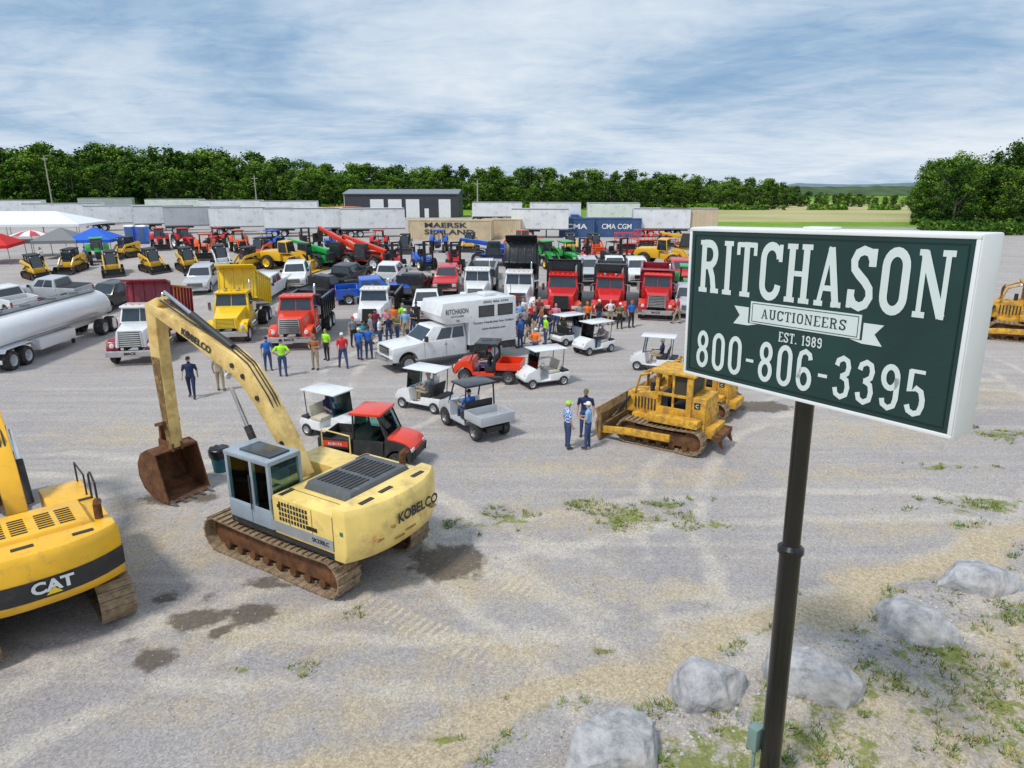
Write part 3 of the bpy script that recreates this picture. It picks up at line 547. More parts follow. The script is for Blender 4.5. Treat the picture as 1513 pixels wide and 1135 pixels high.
def telehandler(c,ang=18,ext=4.2):
    o=thing('telehandler','telehandler'); P=paint(c); rc='white' if c!='red' else 'black'
    b=MB(); b.prism([(-2.3,.65),(2.0,.65),(2.1,.8),(2.0,1.05),(-1.0,1.1),(-2.2,1.35),(-2.4,1.2)],-.55,.55); b.build('chassis',P,o,.04)
    MB().box(-.9,.9,-1.15,-.55,.7,1.45).build('engine_cover',P,o,.08)
    b=MB(); d=(-.75,.75,.32,.95,-.7,.45,.3,2.35); b.frus(d); cab=b.build('cab',DARK,o,.04); cab.location=(0,.85,0)
    f=faces(d); 
    for k in('front','left','rear','right'): MB().pane(f[k],.08,.92,.12,.92).build('windshield' if k=='front' else 'cab_window',GLASS,cab)
    for s_ in(-1,1): wheel(o,1.45,s_*.95,.62,.42,rc,None,True); wheel(o,-1.5,s_*.95,.62,.42,rc,None,True)
    a=R(ang); px,pz=-2.0,1.65; q=lambda t,dz=0:(px+math.cos(a)*t-math.sin(a)*dz,pz+math.sin(a)*t+math.cos(a)*dz)
    MB().beam([q(-.2),q(ext)],.2,-.2,.2).build('boom',P,o,.02); MB().beam([q(ext-.1),q(ext+1.3)],.14,-.14,.14).build('inner_boom',P,o,.01)
    e=q(ext+1.2); MB().beam([e,(e[0]+.25,e[1]-.7),(e[0]+.35,e[1]-1.0)],.12,-.14,.14).build('boom_head',DARK,o)
    b=MB(); b.box(e[0]+.35,e[0]+.42,-.65,.65,e[1]-1.35,e[1]-.5)
    for y in(-.45,.45): b.box(e[0]+.4,e[0]+1.5,y-.06,y+.06,e[1]-1.4,e[1]-1.35)
    b.build('fork_carriage',DARK,o)
    cyl2(o,(-.8,0,1.0),(q(1.8)[0],0,q(1.8)[1]-.15),.08); MB().box(-2.5,-2.2,-.55,.55,.8,1.5).build('counterweight',DARK,o,.05)
    for xx in(1.45,-1.5): both(o,'fender',DARK,lambda b,s_:b.beam([(xx-.6,1.2),(xx-.35,1.4),(xx+.35,1.4),(xx+.6,1.2)],.02,s_*.7,s_*1.15))
    return o
def forklift(c):
    o=thing('forklift','forklift'); P=paint(c)
    b=MB(); b.prism([(-1.4,.45),(1.0,.45),(1.1,.8),(.3,.85),(.2,1.0),(-1.3,1.35),(-1.5,1.0)],-.6,.6); b.build('body',P,o,.05)
    MB().box(-1.6,-1.2,-.6,.6,.45,1.2).build('counterweight',DARK,o,.08)
    b=MB()
    for s_ in(-1,1): b.tube([(.55,s_*.5,.8),(.35,s_*.5,2.15),(-.75,s_*.5,2.15),(-.95,s_*.5,1.2)],.04,6)
    for k in range(5): x=.3-k*.25; b.tube([(x,-.5,2.15),(x,.5,2.15)],.03,6)
    b.build('overhead_guard',DARK,o); MB().box(-.6,-.1,-.3,.3,1.0,1.25).build('seat',SEAT,o,.04); MB().box(-.68,-.55,-.3,.3,1.2,1.7).build('seat_back',SEAT,o,.04)
    b=MB()
    for s_ in(-1,1): b.box(1.15,1.28,s_*.38,s_*.5,.25,2.7); b.box(1.28,1.36,s_*.28,s_*.38,.25,2.6)
    for z in(.4,1.5,2.65): b.box(1.15,1.28,-.4,.4,z-.06,z+.06)
    b.build('mast',DARK,o); b=MB(); b.box(1.36,1.42,-.6,.6,.5,.58); b.box(1.36,1.42,-.6,.6,.9,.98); 
    for y in(-.4,.4): b.box(1.42,1.47,y-.06,y+.06,.2,1.0); b.box(1.42,2.5,y-.06,y+.06,.16,.21)
    b.build('fork',DARK,o)
    for s_ in(-1,1): wheel(o,.85,s_*.7,.5,.36,'white',None,True); wheel(o,-1.1,s_*.62,.36,.28,'white')
    lamps(o,[(.5,.45,2.05),(.5,-.45,2.05)],.07)
    return o
def tractor(c,cabbed=True,ldr=True):
    o=thing('farm_tractor','tractor'); P=paint(c)
    b=MB(); b.hexa([(.1,-.32,.85),(1.7,-.28,.8),(1.7,.28,.8),(.1,.32,.85),(.1,-.3,1.45),(1.6,-.24,1.3),(1.6,.24,1.3),(.1,.3,1.45)]); b.build('hood',P,o,.06)
    MB().box(-1.0,1.6,-.22,.22,.5,.85).build('chassis',DARK,o,.03); MB().box(1.7,1.74,-.24,.24,.82,1.25).build('grille',DARK,o)
    both(o,'fender',P,lambda b,s_:b.beam([(-1.4,1.2),(-1.2,1.6),(-.6,1.75),(-.05,1.5),(.1,1.1)],.03,s_*.55,s_*1.0),.01)
    d=(-.85,.15,.52,1.2,-.8,.05,.48,2.3); b=MB()
    if cabbed: b.frus(d); b.build('cab',DARK,o,.03); glasses(o,d,1,1,((.08,.92),),(.08,.92))
    else:
        for s_ in(-1,1): b.tube([(-.85,s_*.45,1.0),(-.85,s_*.45,2.3)],.035,6); b.tube([(0,s_*.45,1.0),(0,s_*.45,2.3)],.03,6)
        b.box(-.9,.05,-.48,.48,2.22,2.27); b.box(-.9,.05,-.48,.48,.98,1.02)
        b.build('roll_bar',DARK,o); MB().box(-.7,-.25,-.25,.25,1.1,1.3).build('seat',SEAT,o,.04)
    MB().box(-1.0,.3,-.6,.6,2.28,2.4).build('roof',P,o,.05)
    rc='white' if c!='green' else 'yellow'
    for s_ in(-1,1): wheel(o,-.75,s_*.8,.78,.42,rc,None,True); wheel(o,1.3,s_*.7,.46,.28,rc,None,True)
    MB().tube([(1.1,.2,1.3),(1.1,.2,2.0)],.035,8).build('exhaust_pipe',DARK,o)
    if ldr:
        both(o,'loader_arm',P,lambda b,s_:b.beam([(.2,1.3),(1.3,1.35),(2.1,.8),(2.4,.35)],.08,s_*.42,s_*.5))
        b=MB(); b.prism([(2.35,.1),(3.0,.08),(3.02,.12),(2.45,.16),(2.42,.6),(2.6,.68),(2.35,.7)],-.85,.85); b.build('loader_bucket',DARK,o)
    return o
def scissor_lift(c,ht=1.2):
    o=thing('scissor_lift','lift platform'); P=paint(c); MB().box(-1.2,1.2,-.55,.55,.3,.7).build('chassis',P,o,.03)
    b=MB()
    for s_ in(-.4,.4):
        for k in range(4): z=.72+k*ht/4; b.beam([(-1,z),(1,z+ht/4)],.04,s_-.03,s_+.03); b.beam([(-1,z+ht/4),(1,z)],.04,s_-.07,s_-.03)
    b.build('scissor_arms',DARK,o); z=.75+ht; MB().box(-1.25,1.25,-.6,.6,z,z+.08).build('platform',P,o)
    b=MB()
    for zz in(z+.55,z+1.1): b.tube([(-1.2,-.57,zz),(1.2,-.57,zz),(1.2,.57,zz),(-1.2,.57,zz),(-1.2,-.57,zz)],.03,5)
    for x in(-1.2,-.4,.4,1.2):
        for y in(-.57,.57): b.tube([(x,y,z),(x,y,z+1.1)],.03,5)
    b.build('guard_rail',P,o)
    for s_ in(-1,1):
        for x in(.85,-.85): wheel(o,x,s_*.6,.34,.22,'white')
    return o
def wheel_loader(c):
    o=thing('wheel_loader','wheel loader'); P=paint(c)
    MB().prism([(-2.6,.8),(-.2,.8),(-.2,1.5),(-.6,1.75),(-2.4,1.6),(-2.65,1.3)],-.7,.7).build('engine_cover',P,o,.08)
    MB().box(-.2,1.5,-.45,.45,.7,1.3).build('front_frame',P,o,.05)
    d=(-.5,.6,.6,1.5,-.45,.45,.55,2.6); MB().frus(d).build('cab',P,o,.04); glasses(o,d,1,1,((.08,.92),),(.08,.92))
    both(o,'lift_arm',P,lambda b,s_:b.beam([(.9,1.6),(1.8,1.5),(2.7,.5)],.13,s_*.35,s_*.5))
    b=MB(); b.prism([(2.6,.1),(3.5,.06),(3.52,.12),(2.8,.2),(2.75,.85),(3.0,1.0),(2.6,1.0)],-1.25,1.25); b.build('bucket',P,o)
    for s_ in(-1,1):
        for x in(1.3,-1.6): wheel(o,x,s_*.85,.65,.45,'yellow',None,True)
    return o
def tanker():
    o=thing('tanker_trailer','tanker trailer'); W=M('tank_white_paint',(.84,.85,.87),.28,0,var=.03,coat=.5)
    b=MB(); L=11.6; zc=1.85; pr=[(-L/2,.05),(-L/2+.03,.55),(-L/2+.12,.85),(-L/2+.3,.98),(L/2-.3,.98),(L/2-.12,.85),(L/2-.03,.55),(L/2,.05)]
    b.lathe(pr,40,ax='x',c=(0,0,zc)); b.v=[(x,y*1.1,zc+(z-zc)*.92) for x,y,z in b.v]; b.build('tank',W,o,sm=.9)
    b=MB()
    for x in(-5.4,5.4): b.lathe([(x-.03,.98),(x-.03,1.0),(x+.03,1.0),(x+.03,.98)],40,ax='x',c=(0,0,zc))
    b.v=[(x,y*1.1,zc+(z-zc)*.92) for x,y,z in b.v]; b.build('tank_band',W,o)
    b=MB(); b.box(-5.2,5.2,-.4,.4,zc+.88,zc+.93); 
    for s_ in(-.42,.42): b.tube([(-5.2,s_,zc+1.0),(5.2,s_,zc+1.0)],.025,6)
    b.build('walkway',STEEL,o)
    for x in(-3.5,-1.2,1.2,3.5): MB().lathe([(0,.26),(.12,.26),(.15,.2),(.15,.001)],14,ax='z').build('manhole_lid',STEEL,o,loc=(x,0,zc+.92))
    b=MB(); b.box(-5.4,5.4,-.5,-.35,.8,1.05); b.box(-5.4,5.4,.35,.5,.8,1.05); b.box(-5.6,-5.5,-1.2,1.2,.5,.7); b.build('chassis',W,o,.02)
    both(o,'fender',W,lambda b,s_:b.beam([(-5.3,1.0),(-5.1,1.18),(-3.1,1.18),(-2.9,1.0)],.02,s_*.65,s_*1.25))
    both(o,'landing_leg',DARK,lambda b,s_:b.box(1.6,1.75,s_*.5,s_*.65,.05,1.0))
    both(o,'tool_cabinet',W,lambda b,s_:b.box(-2.2,1.2,s_*.55,s_*1.1,.5,1.1),.03)
    both(o,'side_rail',STEEL,lambda b,s_:b.box(-5.4,5.4,s_*1.1,s_*1.13,1.35,1.4))
    b=MB(); b.tube([(-5.85,.3,.6),(-5.85,.3,2.9)],.02,6); b.tube([(-5.85,.65,.6),(-5.85,.65,2.9)],.02,6)
    for k in range(8): b.tube([(-5.85,.3,.8+k*.28),(-5.85,.65,.8+k*.28)],.015,5)
    b.build('ladder',STEEL,o)
    for s_ in(-1,1):
        for x in(-3.5,-4.7,4.2,5.3): wheel(o,x,s_*.97,.52,.55,'silver')
        MB().box(-5.65,-5.6,s_*.9,s_*1.1,.6,.72).build('tail_light',REDL,o)
    return o
def trailer(c='white',L=13.5,word=''):
    o=thing('semi_trailer','semi trailer'); P=M('trailer_panel_'+c,PALC[c],.45,var=.1,scale=.6,dirt=.18,dcol=(.36,.34,.32)) 
    b=MB(); b.box(-L/2,L/2,-1.28,1.28,1.15,4.05)
    n=int(L/.61)
    for k in range(n+1):
        x=-L/2+.02+k*(L-.06)/n
        for s_ in(-1,1): b.box(x,x+.02,s_*1.28,s_*1.3,1.35,3.9)
    for s_ in(-1,1): b.box(-L/2,L/2,s_*1.28,s_*1.31,1.13,1.3,1); b.box(-L/2,L/2,s_*1.28,s_*1.31,3.92,4.06,1)
    b.build('cargo_body',[P,paint('grey')],o)
    for s_ in(-1,1):
        b=MB(); b.box(-L/2-.04,-L/2,s_*.02,s_*1.24,1.2,3.98); b.box(-L/2-.07,-L/2-.04,s_*.35,s_*.38,1.2,3.95,1); b.build('rear_door',[P,STEEL],o)
        if word: txt(word,o,(0,s_*1.3,2.9),(-s_,0,0),(0,0,1),.75,min(L*.6,len(word)*.8),paint('black') if c=='orange' else paint('red'),off=.025)
    MB().box(-L/2,-L/2+4,-.5,.5,.85,1.15).build('chassis',DARK,o)
    b=MB(); b.box(-L/2-.05,-L/2+.05,-1.1,1.1,.5,.6); b.box(-L/2-.02,-L/2+.04,-.6,-.52,.5,1.15); b.box(-L/2-.02,-L/2+.04,.52,.6,.5,1.15); b.build('rear_guard',DARK,o)
    both(o,'landing_leg',DARK,lambda b,s_:b.box(L/2-3.2,L/2-3.05,s_*.55,s_*.7,.05,1.2))
    for s_ in(-1,1):
        for x in(-L/2+1.3,-L/2+2.6): wheel(o,x,s_*.97,.5,.55,'white')
    return o
def container(c='tan',L=12.2,word=''):
    o=thing('shipping_container','shipping container'); P=M('container_'+c,PALC[c],.6,var=.18,scale=.7,dirt=.12,dcol=(.25,.17,.1))
    b=MB(); b.box(-L/2+.03,L/2-.03,-1.15,1.15,.1,2.82); n=int(L/.28)
    for k in range(n):
        x=-L/2+.15+k*(L-.3)/n
        for s_ in(-1,1): b.hexa([(x,s_*1.15,.2),(x+.16,s_*1.15,.2),(x+.12,s_*1.19,.2),(x+.04,s_*1.19,.2),(x,s_*1.15,2.7),(x+.16,s_*1.15,2.7),(x+.12,s_*1.19,2.7),(x+.04,s_*1.19,2.7)])
    b.build('shell',P,o)
    b=MB()
    for s_ in(-1,1):
        for z in(.0,2.75): b.box(-L/2,L/2,s_*1.12,s_*1.22,z,z+.14)
        for x in(-L/2,L/2-.14): b.box(x,x+.14,s_*1.1,s_*1.225,0,2.9)
    b.build('corner_frame',P,o)
    for s_ in(-1,1):
        b=MB(); b.box(-L/2,-L/2+.03,s_*.02,s_*1.08,.15,2.75); 
        for y in(.3,.75): b.tube([(-L/2-.03,s_*y,.15),(-L/2-.03,s_*y,2.75)],.02,5)
        b.build('door',P,o)
        if word: txt(word,o,(0,s_*1.21,1.65),(-s_,0,0),(0,0,1),.8 if '\n' not in word else 1.7,min(L*.6,7.4),paint('white') if c=='cblue' else M('dark_lettering',(.03,.035,.05),.6),.02,off=.02)
    return o
def tent(c,w,d,h,hip=1):
    o=thing('canopy_tent','tent'); P=M('canvas_'+c,PALC[c],.7,var=.06)
    b=MB(); x,y=w/2,d/2; e=h*.62; rx=max(x-y,0) if hip else x
    v=[(-x,-y,e),(x,-y,e),(x,y,e),(-x,y,e),(-rx,0,h),(rx+.001,0,h)]; b.add(v,[(0,1,5,4),(1,2,5),(2,3,4,5),(3,0,4)]); 
    b.add([(-x,-y,e),(x,-y,e),(x,y,e),(-x,y,e),(-x,-y,e-.3),(x,-y,e-.3),(x,y,e-.3),(-x,y,e-.3)],[(0,1,5,4),(1,2,6,5),(2,3,7,6),(3,0,4,7)]); b.build('canopy',P,o,sm=0)
    n=max(1,int(w/4))
    for s_ in(-1,1):
        for k in range(n+1): MB().tube([(-x+.05+k*(w-.1)/n,s_*(y-.05),0),(-x+.05+k*(w-.1)/n,s_*(y-.05),e)],.035,6).build('pole',STEEL,o)
    return o
def umbrella():
    o=thing('striped_umbrella','umbrella'); n=12; b=MB(); v=[(0,0,3.1)]
    for rr,z in((1.1,2.9),(2.1,2.5)): v+=[(math.cos(2*PI*k/n)*rr,math.sin(2*PI*k/n)*rr,z) for k in range(n)]
    for k in range(n):
        k2=(k+1)%n; b.m+=[k%2,k%2]; b.f+=[(0,1+k,1+k2),(1+k,1+n+k,1+n+k2,1+k2)]
    b.v=v; b.build('canopy',[paint('red'),CLOTH],o,sm=0); MB().tube([(0,0,0),(0,0,3.1)],.03,8).build('pole',STEEL,o); MB().lathe([(0,.3),(.08,.3),(.1,.05)],14,ax='z').build('base',DARK,o)
    return o
def toilet():
    o=thing('portable_toilet','portable toilet'); P=paint('blue'); MB().box(-.55,.55,-.55,.55,.1,2.1).build('cabin',P,o,.04); b=MB(); b.prism([(-.6,2.1),(.6,2.1),(.5,2.3),(-.5,2.3)],-.6,.6); b.build('roof',paint('white'),o,.04)
    MB().box(.55,.58,-.38,.38,.15,2.0).build('door',paint('cblue'),o,.01); MB().box(-.6,.6,-.6,.6,0,.1).build('base',DARK,o); return o
def trashcan():
    o=thing('trash_bin','bin'); b=MB(); b.lathe([(0,.001),(0,.24),(.7,.3),(.74,.33),(.7,.28),(.66,.001)],20,ax='z'); b.build('barrel',M('bin_teal_plastic',(.02,.12,.14),.5),o)
    b=MB(); pr=[(.5,.31),(.62,.335),(.76,.345),(.82,.3),(.84,.15),(.86,.001)]; b.lathe(pr,20,ax='z'); b.v=[(x*(1+.08*noise.noise(Vector((x*9,y*9,z*9)))),y*(1+.08*noise.noise(Vector((y*9,x*9,z*7)))),z+.05*noise.noise(Vector((x*7,y*7,z)))) for x,y,z in b.v]; b.build('bin_bag',M('black_plastic_bag',(.01,.01,.012),.25),o,sm=2)
    return o
# ------------------------------------------------------------ people
def person_mesh(pose):
    sit=pose.startswith('sit'); dz=-.82 if sit else 0
    b=MB(); seg=[]
    def limb(pts,rs,lab):
        b.tube(pts,rs,10); 
        for i in range(len(pts)-1): seg.append((Vector(pts[i]),Vector(pts[i+1]),(rs[i]+rs[i+1])/2,lab[i]))
    ln=-.1 if sit else 0
    Zt=[(.86,.10,.15),(.93,.125,.17),(1.03,.115,.155),(1.15,.11,.15),(1.28,.125,.168),(1.39,.115,.185),(1.45,.08,.13),(1.49,.055,.062),(1.56,.052,.055)]
    b.loft([((ln*(z-.9),0,z+dz),a,w) for z,a,w in Zt],16)
    seg.append((Vector((0,0,.86+dz)),Vector((0,0,.99+dz)),.15,2)); seg.append((Vector((ln*.15,0,1.08+dz)),Vector((ln*.5,0,1.44+dz)),.16,0)); seg.append((Vector((ln*.6,0,1.5+dz)),Vector((ln*.6,0,1.56+dz)),.055,1))
    hx=ln*.7+.02; hz=1.655+dz
    b.loft([((hx+.012,0,hz-.115),.045,.04),((hx+.01,0,hz-.085),.075,.058),((hx,0,hz-.03),.092,.07),((hx-.005,0,hz+.02),.098,.076),((hx-.01,0,hz+.07),.088,.07),((hx-.01,0,hz+.105),.055,.048),((hx-.01,0,hz+.118),.02,.02)],16)
    b.tube([(hx+.08,0,hz+.0),(hx+.115,0,hz-.035),(hx+.08,0,hz-.045)],[.008,.016,.01],6)
    for s_ in(-1,1): b.tube([(hx-.01,s_*.07,hz-.03),(hx-.015,s_*.09,hz+.02)],.014,6)
    b.tube([(hx+.085,-.022,hz-.068),(hx+.085,.022,hz-.068)],.012,6)
    seg.append((Vector((hx,0,hz-.05)),Vector((hx,0,hz+.06)),.085,1))
    st={'walk':(.22,-.2)}.get(pose,(0.03,-.03)); hands=[]
    for s_,off in((1,st[0]),(-1,st[1])):
        if sit: pts=[(0,s_*.1,.1),(.45,s_*.14,.12),(.5,s_*.14,-.3)]; toe=(.68,s_*.16,-.37)
        else: pts=[(0,s_*.1,.9),(off*.6+.02,s_*.12,.5),(off,s_*.13,.09)]; toe=(off+.17,s_*.15,.035)
        a=Vector(pts[2])
        limb([pts[0],pts[1],pts[2]],[.1,.068,.047],[2,2]); limb([tuple(a+Vector((-.05,0,-.04))),tuple(a+Vector((.06,0,-.035))),toe],[.042,.05,.034],[3,3])
        S=Vector((ln*.5,s_*.2,1.41+dz))
        A={'stand':((-.03,.26,1.14),(.06,.27,.9)),'walk':((-.05 if s_>0 else .08,.26,1.14),(-.12 if s_>0 else .22,.25,.93)),'hips':((-.12,.36,1.2),(.06,.2,1.03)),
           'cross':((.02,.26,1.16),(.21,.06,1.2)),'hold':((-.0,.26,1.15),(.25,.12,1.16)),
           'sit':((.06,.26,1.17),(.36,.2,1.12)),'sitlap':((.02,.25,1.15),(.24,.16,1.0))}[pose]
        E=Vector((A[0][0]+ln*.3,s_*A[0][1],A[0][2]+dz)); W=Vector((A[1][0],s_*A[1][1],A[1][2]+dz))
        Mi=S.lerp(E,.75); limb([tuple(S-Vector((0,s_*.06,0))),tuple(S),tuple(Mi),tuple(E),tuple(W)],[.05,.062,.052,.043,.029],[0,0,1,1])
        d=(W-E).normalized(); P=W+d*.085; limb([tuple(W),tuple(W+d*.05),tuple(P)],[.028,.036,.03],[1,1]); hands.append((W,P,d,s_))
    o=b.build('tmp',CLOTH); md=o.modifiers.new('r','REMESH'); md.mode='VOXEL'; md.voxel_size=.017; md.use_smooth_shade=True
    sm=o.modifiers.new('s','SMOOTH'); sm.factor=.5; sm.iterations=2
    me=bpy.data.meshes.new_from_object(o.evaluated_get(bpy.context.evaluated_depsgraph_get())); bpy.data.objects.remove(o)
    c=MB(); c.v=[tuple(v.co) for v in me.vertices]; c.f=[tuple(p.vertices) for p in me.polygons]
    cen=np.array([tuple(p.center) for p in me.polygons]); best=np.full(len(cen),1e9); lab=np.zeros(len(cen),int)
    for A_,B_,r_,l_ in seg:
        A_=np.array(A_);B_=np.array(B_); ab=B_-A_; t=np.clip(((cen-A_)@ab)/max(ab@ab,1e-9),0,1); dd=np.linalg.norm(cen-(A_+t[:,None]*ab),axis=1)/r_; k=dd<best; best[k]=dd[k]; lab[k]=l_
    c.m=list(map(int,lab))
    for W,P,d,s_ in hands:
        side=Vector((1,0,0)) if abs(d.x)<.7 else Vector((0,0,1)); side=(side-d*side.dot(d)).normalized(); inn=d.cross(side)*s_
        for k,l in enumerate((.07,.08,.075,.058)):
            b0=P-d*.015+side*(.027-.018*k); c.tube([tuple(b0),tuple(b0+d*l*.5+inn*.008),tuple(b0+d*l*.85+inn*.03)],[.0095,.009,.006],6,1)
        b0=W+d*.035+side*.03; c.tube([tuple(b0),tuple(b0+d*.03+side*.022),tuple(b0+d*.06+side*.028)],[.012,.011,.008],6,1)
    ob=c.build('body',[CLOTH]*4,None,sm=1.3); m=ob.data; bpy.data.objects.remove(ob); return m,(hx,hz)
PM={}
def headgear():
    b=MB(); b.lathe([(-.005,.103),(.03,.102),(.07,.085),(.1,.05),(.112,.001)],18,ax='z'); b.v=[(x,y*.82,z) for x,y,z in b.v]; b.prism([(.05,-.07),(.12,-.065),(.17,-.03),(.175,0),(.17,.03),(.12,.065),(.05,.07)],-.005,.008,ax='z'); o=b.build('cap',CLOTH,sm=.9); cap=o.data; bpy.data.objects.remove(o)
    b=MB(); b.lathe([(-.06,.098),(-.02,.106),(.04,.103),(.085,.075),(.108,.035),(.115,.001)],18,ax='z'); b.v=[(x-.02 if x>0 else x,y*.8,z+(.07 if x>.04 and z<.03 else 0)) for x,y,z in b.v]; o=b.build('hair',CLOTH,sm=1.5); hair=o.data; bpy.data.objects.remove(o)
    b=MB(); b.loft([((-.03,0,.11),.04,.04),((-.03,0,.08),.085,.075),((-.035,0,.0),.09,.088),((-.06,0,-.1),.06,.085),((-.075,0,-.22),.04,.075),((-.08,0,-.3),.02,.04)],14); o=b.build('hair',CLOTH,sm=1.5); lh=o.data; bpy.data.objects.remove(o)
    return cap,hair,lh
CAP,HAIR,LHAIR=headgear()
SH=dict(blue=(.03,.14,.5),navy=(.015,.025,.08),lime=(.4,.85,.03),red=(.65,.03,.04),orange=(.9,.18,.02),white=(.78,.78,.78),grey=(.25,.26,.28),brown=(.35,.14,.06),black=(.02,.02,.022),teal=(.02,.25,.27),lblue=(.25,.45,.7),olive=(.14,.15,.06),maroon=(.25,.02,.04),pink=(.65,.25,.33),khaki=(.38,.3,.2),jeans=(.04,.07,.17),skin=(.55,.3,.2),hairb=(.05,.025,.012),hairl=(.35,.2,.09),boot=(.06,.035,.02),plaid=(0,0,0))
def cl(n): return M('cloth_'+n,SH[n],.8 if n!='skin' else .55,var=.12,scale=12)
def plaid():
    m=bpy.data.materials.new('blue_plaid_cloth'); m.use_nodes=True; N=m.node_tree.nodes; L=m.node_tree.links; tc=N.new('ShaderNodeTexCoord'); ck=N.new('ShaderNodeTexChecker'); ck.inputs['Scale'].default_value=16; ck.inputs[1].default_value=(.03,.14,.5,1); ck.inputs[2].default_value=(.6,.7,.85,1); L.new(tc.outputs['Object'],ck.inputs[0]); L.new(ck.outputs[0],N['Principled BSDF'].inputs[0]); N['Principled BSDF'].inputs['Roughness'].default_value=.8; return m
MC['cloth_plaid']=plaid()
def person(pose,shirt,pants,hat,loc,rz,label,sc=1.0,cat='person'):
    if pose not in PM: PM[pose]=person_mesh(pose)
    me,(hx,hz)=PM[pose]; o=thing('person',cat,label); o.location=loc; o.rotation_euler=(0,0,R(rz)); o.scale=(sc*1.04,sc*1.08,sc*1.02)
    b=link('body',me,o)
    for i,n in enumerate((shirt,'skin',pants,'boot')): s_=b.material_slots[i]; s_.link='OBJECT'; s_.material=cl(n) 
    k,c=hat.split(':'); h=link('cap' if k=='cap' else 'hair',{'cap':CAP,'hair':HAIR,'long':LHAIR}[k],o,(hx-.005,0,hz+(.025 if k=='cap' else .012))); s_=h.material_slots[0]; s_.link='OBJECT'; s_.material=cl(c)
    return o
# ------------------------------------------------------------ sign lettering
def arc(cx,cy,rx,ry,a0,a1,n=10): return [(cx+rx*math.cos(R(a0+(a1-a0)*k/n)),cy+ry*math.sin(R(a0+(a1-a0)*k/n))) for k in range(n+1)]
def hb(x0,x1,y): return ('s',[(x0,y),(x1,y)])
GL={
'R':(.6,[[(.12,0),(.12,1)],[(.12,.94)]+arc(.28,.73,.19,.21,90,-90)+[(.12,.52)],[(.3,.52),(.4,.3),(.46,.0)],hb(0,.25,.04),hb(.36,.6,.04),hb(0,.2,.96)]),
'I':(.26,[[(.13,0),(.13,1)],hb(0,.26,.04),hb(0,.26,.96)]),
'T':(.52,[[(.26,0),(.26,1)],hb(.0,.52,.95),hb(.12,.4,.04),('s',[(.03,.98),(.03,.76)]),('s',[(.49,.98),(.49,.76)])]),
'C':(.54,[arc(.28,.73,.2,.22,0,180)+arc(.28,.27,.2,.22,180,360),('s',[(.51,.98),(.51,.68)])]),
'H':(.6,[[(.13,0),(.13,1)],[(.47,0),(.47,1)],hb(.13,.47,.5),hb(0,.25,.04),hb(.35,.6,.04),hb(0,.25,.96),hb(.35,.6,.96)]),
'A':(.6,[('s',[(.09,0),(.29,.98)]),[(.3,.97),(.49,0)],hb(.15,.44,.3),hb(0,.2,.04),hb(.38,.6,.04)]),
'S':(.52,[[(.45,.7),(.45,.8),(.38,.92),(.26,.95),(.14,.9),(.08,.78),(.1,.65),(.2,.56),(.33,.46),(.43,.35),(.45,.22),(.38,.1),(.26,.05),(.14,.09),(.07,.2),(.07,.32)],('s',[(.48,.98),(.48,.72)]),('s',[(.04,.02),(.04,.3)])]),
'O':(.54,[arc(.27,.73,.19,.22,0,180)+arc(.27,.27,.19,.22,180,360)+[(.46,.73)]]),
'N':(.62,[('s',[(.1,0),(.1,1)]),[(.1,.97),(.5,.03)],('s',[(.51,0),(.51,1)]),hb(0,.22,.04),hb(0,.14,.96),hb(.4,.62,.96)]),
'U':(.58,[[(.12,1),(.12,.27)]+arc(.29,.27,.17,.22,180,360)+[(.46,1)],hb(0,.24,.96),hb(.35,.58,.96)]),
'E':(.5,[[(.12,0),(.12,1)],hb(0,.48,.04),hb(0,.46,.96),hb(.1,.36,.5),('s',[(.46,.98),(.46,.8)]),('s',[(.47,.02),(.47,.22)])]),
'1':(.3,[[(.17,0),(.17,1)],hb(.04,.3,.04),('s',[(.17,.97),(.03,.84)])]),
'0':(.5,[arc(.25,.73,.17,.22,0,180)+arc(.25,.27,.17,.22,180,360)+[(.42,.73)]]),
'8':(.5,[arc(.25,.74,.15,.21,0,360,18),arc(.25,.28,.17,.23,0,360,18)]),
'6':(.5,[[(.41,.76),(.38,.88),(.25,.95),(.12,.88),(.08,.73),(.08,.27)]+arc(.25,.28,.17,.23,180,540,18)]),
'9':(.5,[[(.09,.24),(.12,.12),(.25,.05),(.38,.12),(.42,.27),(.42,.73)]+arc(.25,.72,.17,.23,0,360,18)]),
'3':(.5,[[(.09,.76),(.12,.88),(.25,.95),(.37,.9),(.41,.76),(.38,.62),(.25,.53),(.2,.53)],[(.25,.53),(.38,.46),(.42,.3),(.39,.13),(.25,.05),(.12,.11),(.08,.25)]]),
'5':(.5,[('s',[(.08,.95),(.42,.95)]),[(.11,.97),(.1,.52),(.25,.6),(.37,.54),(.42,.38),(.42,.25),(.37,.1),(.25,.05),(.13,.1),(.08,.22)]]),
'-':(.34,[hb(.04,.3,.45)]),'.':(.2,[[(.1,.0),(.1,.14)]]),' ':(.3,[])}
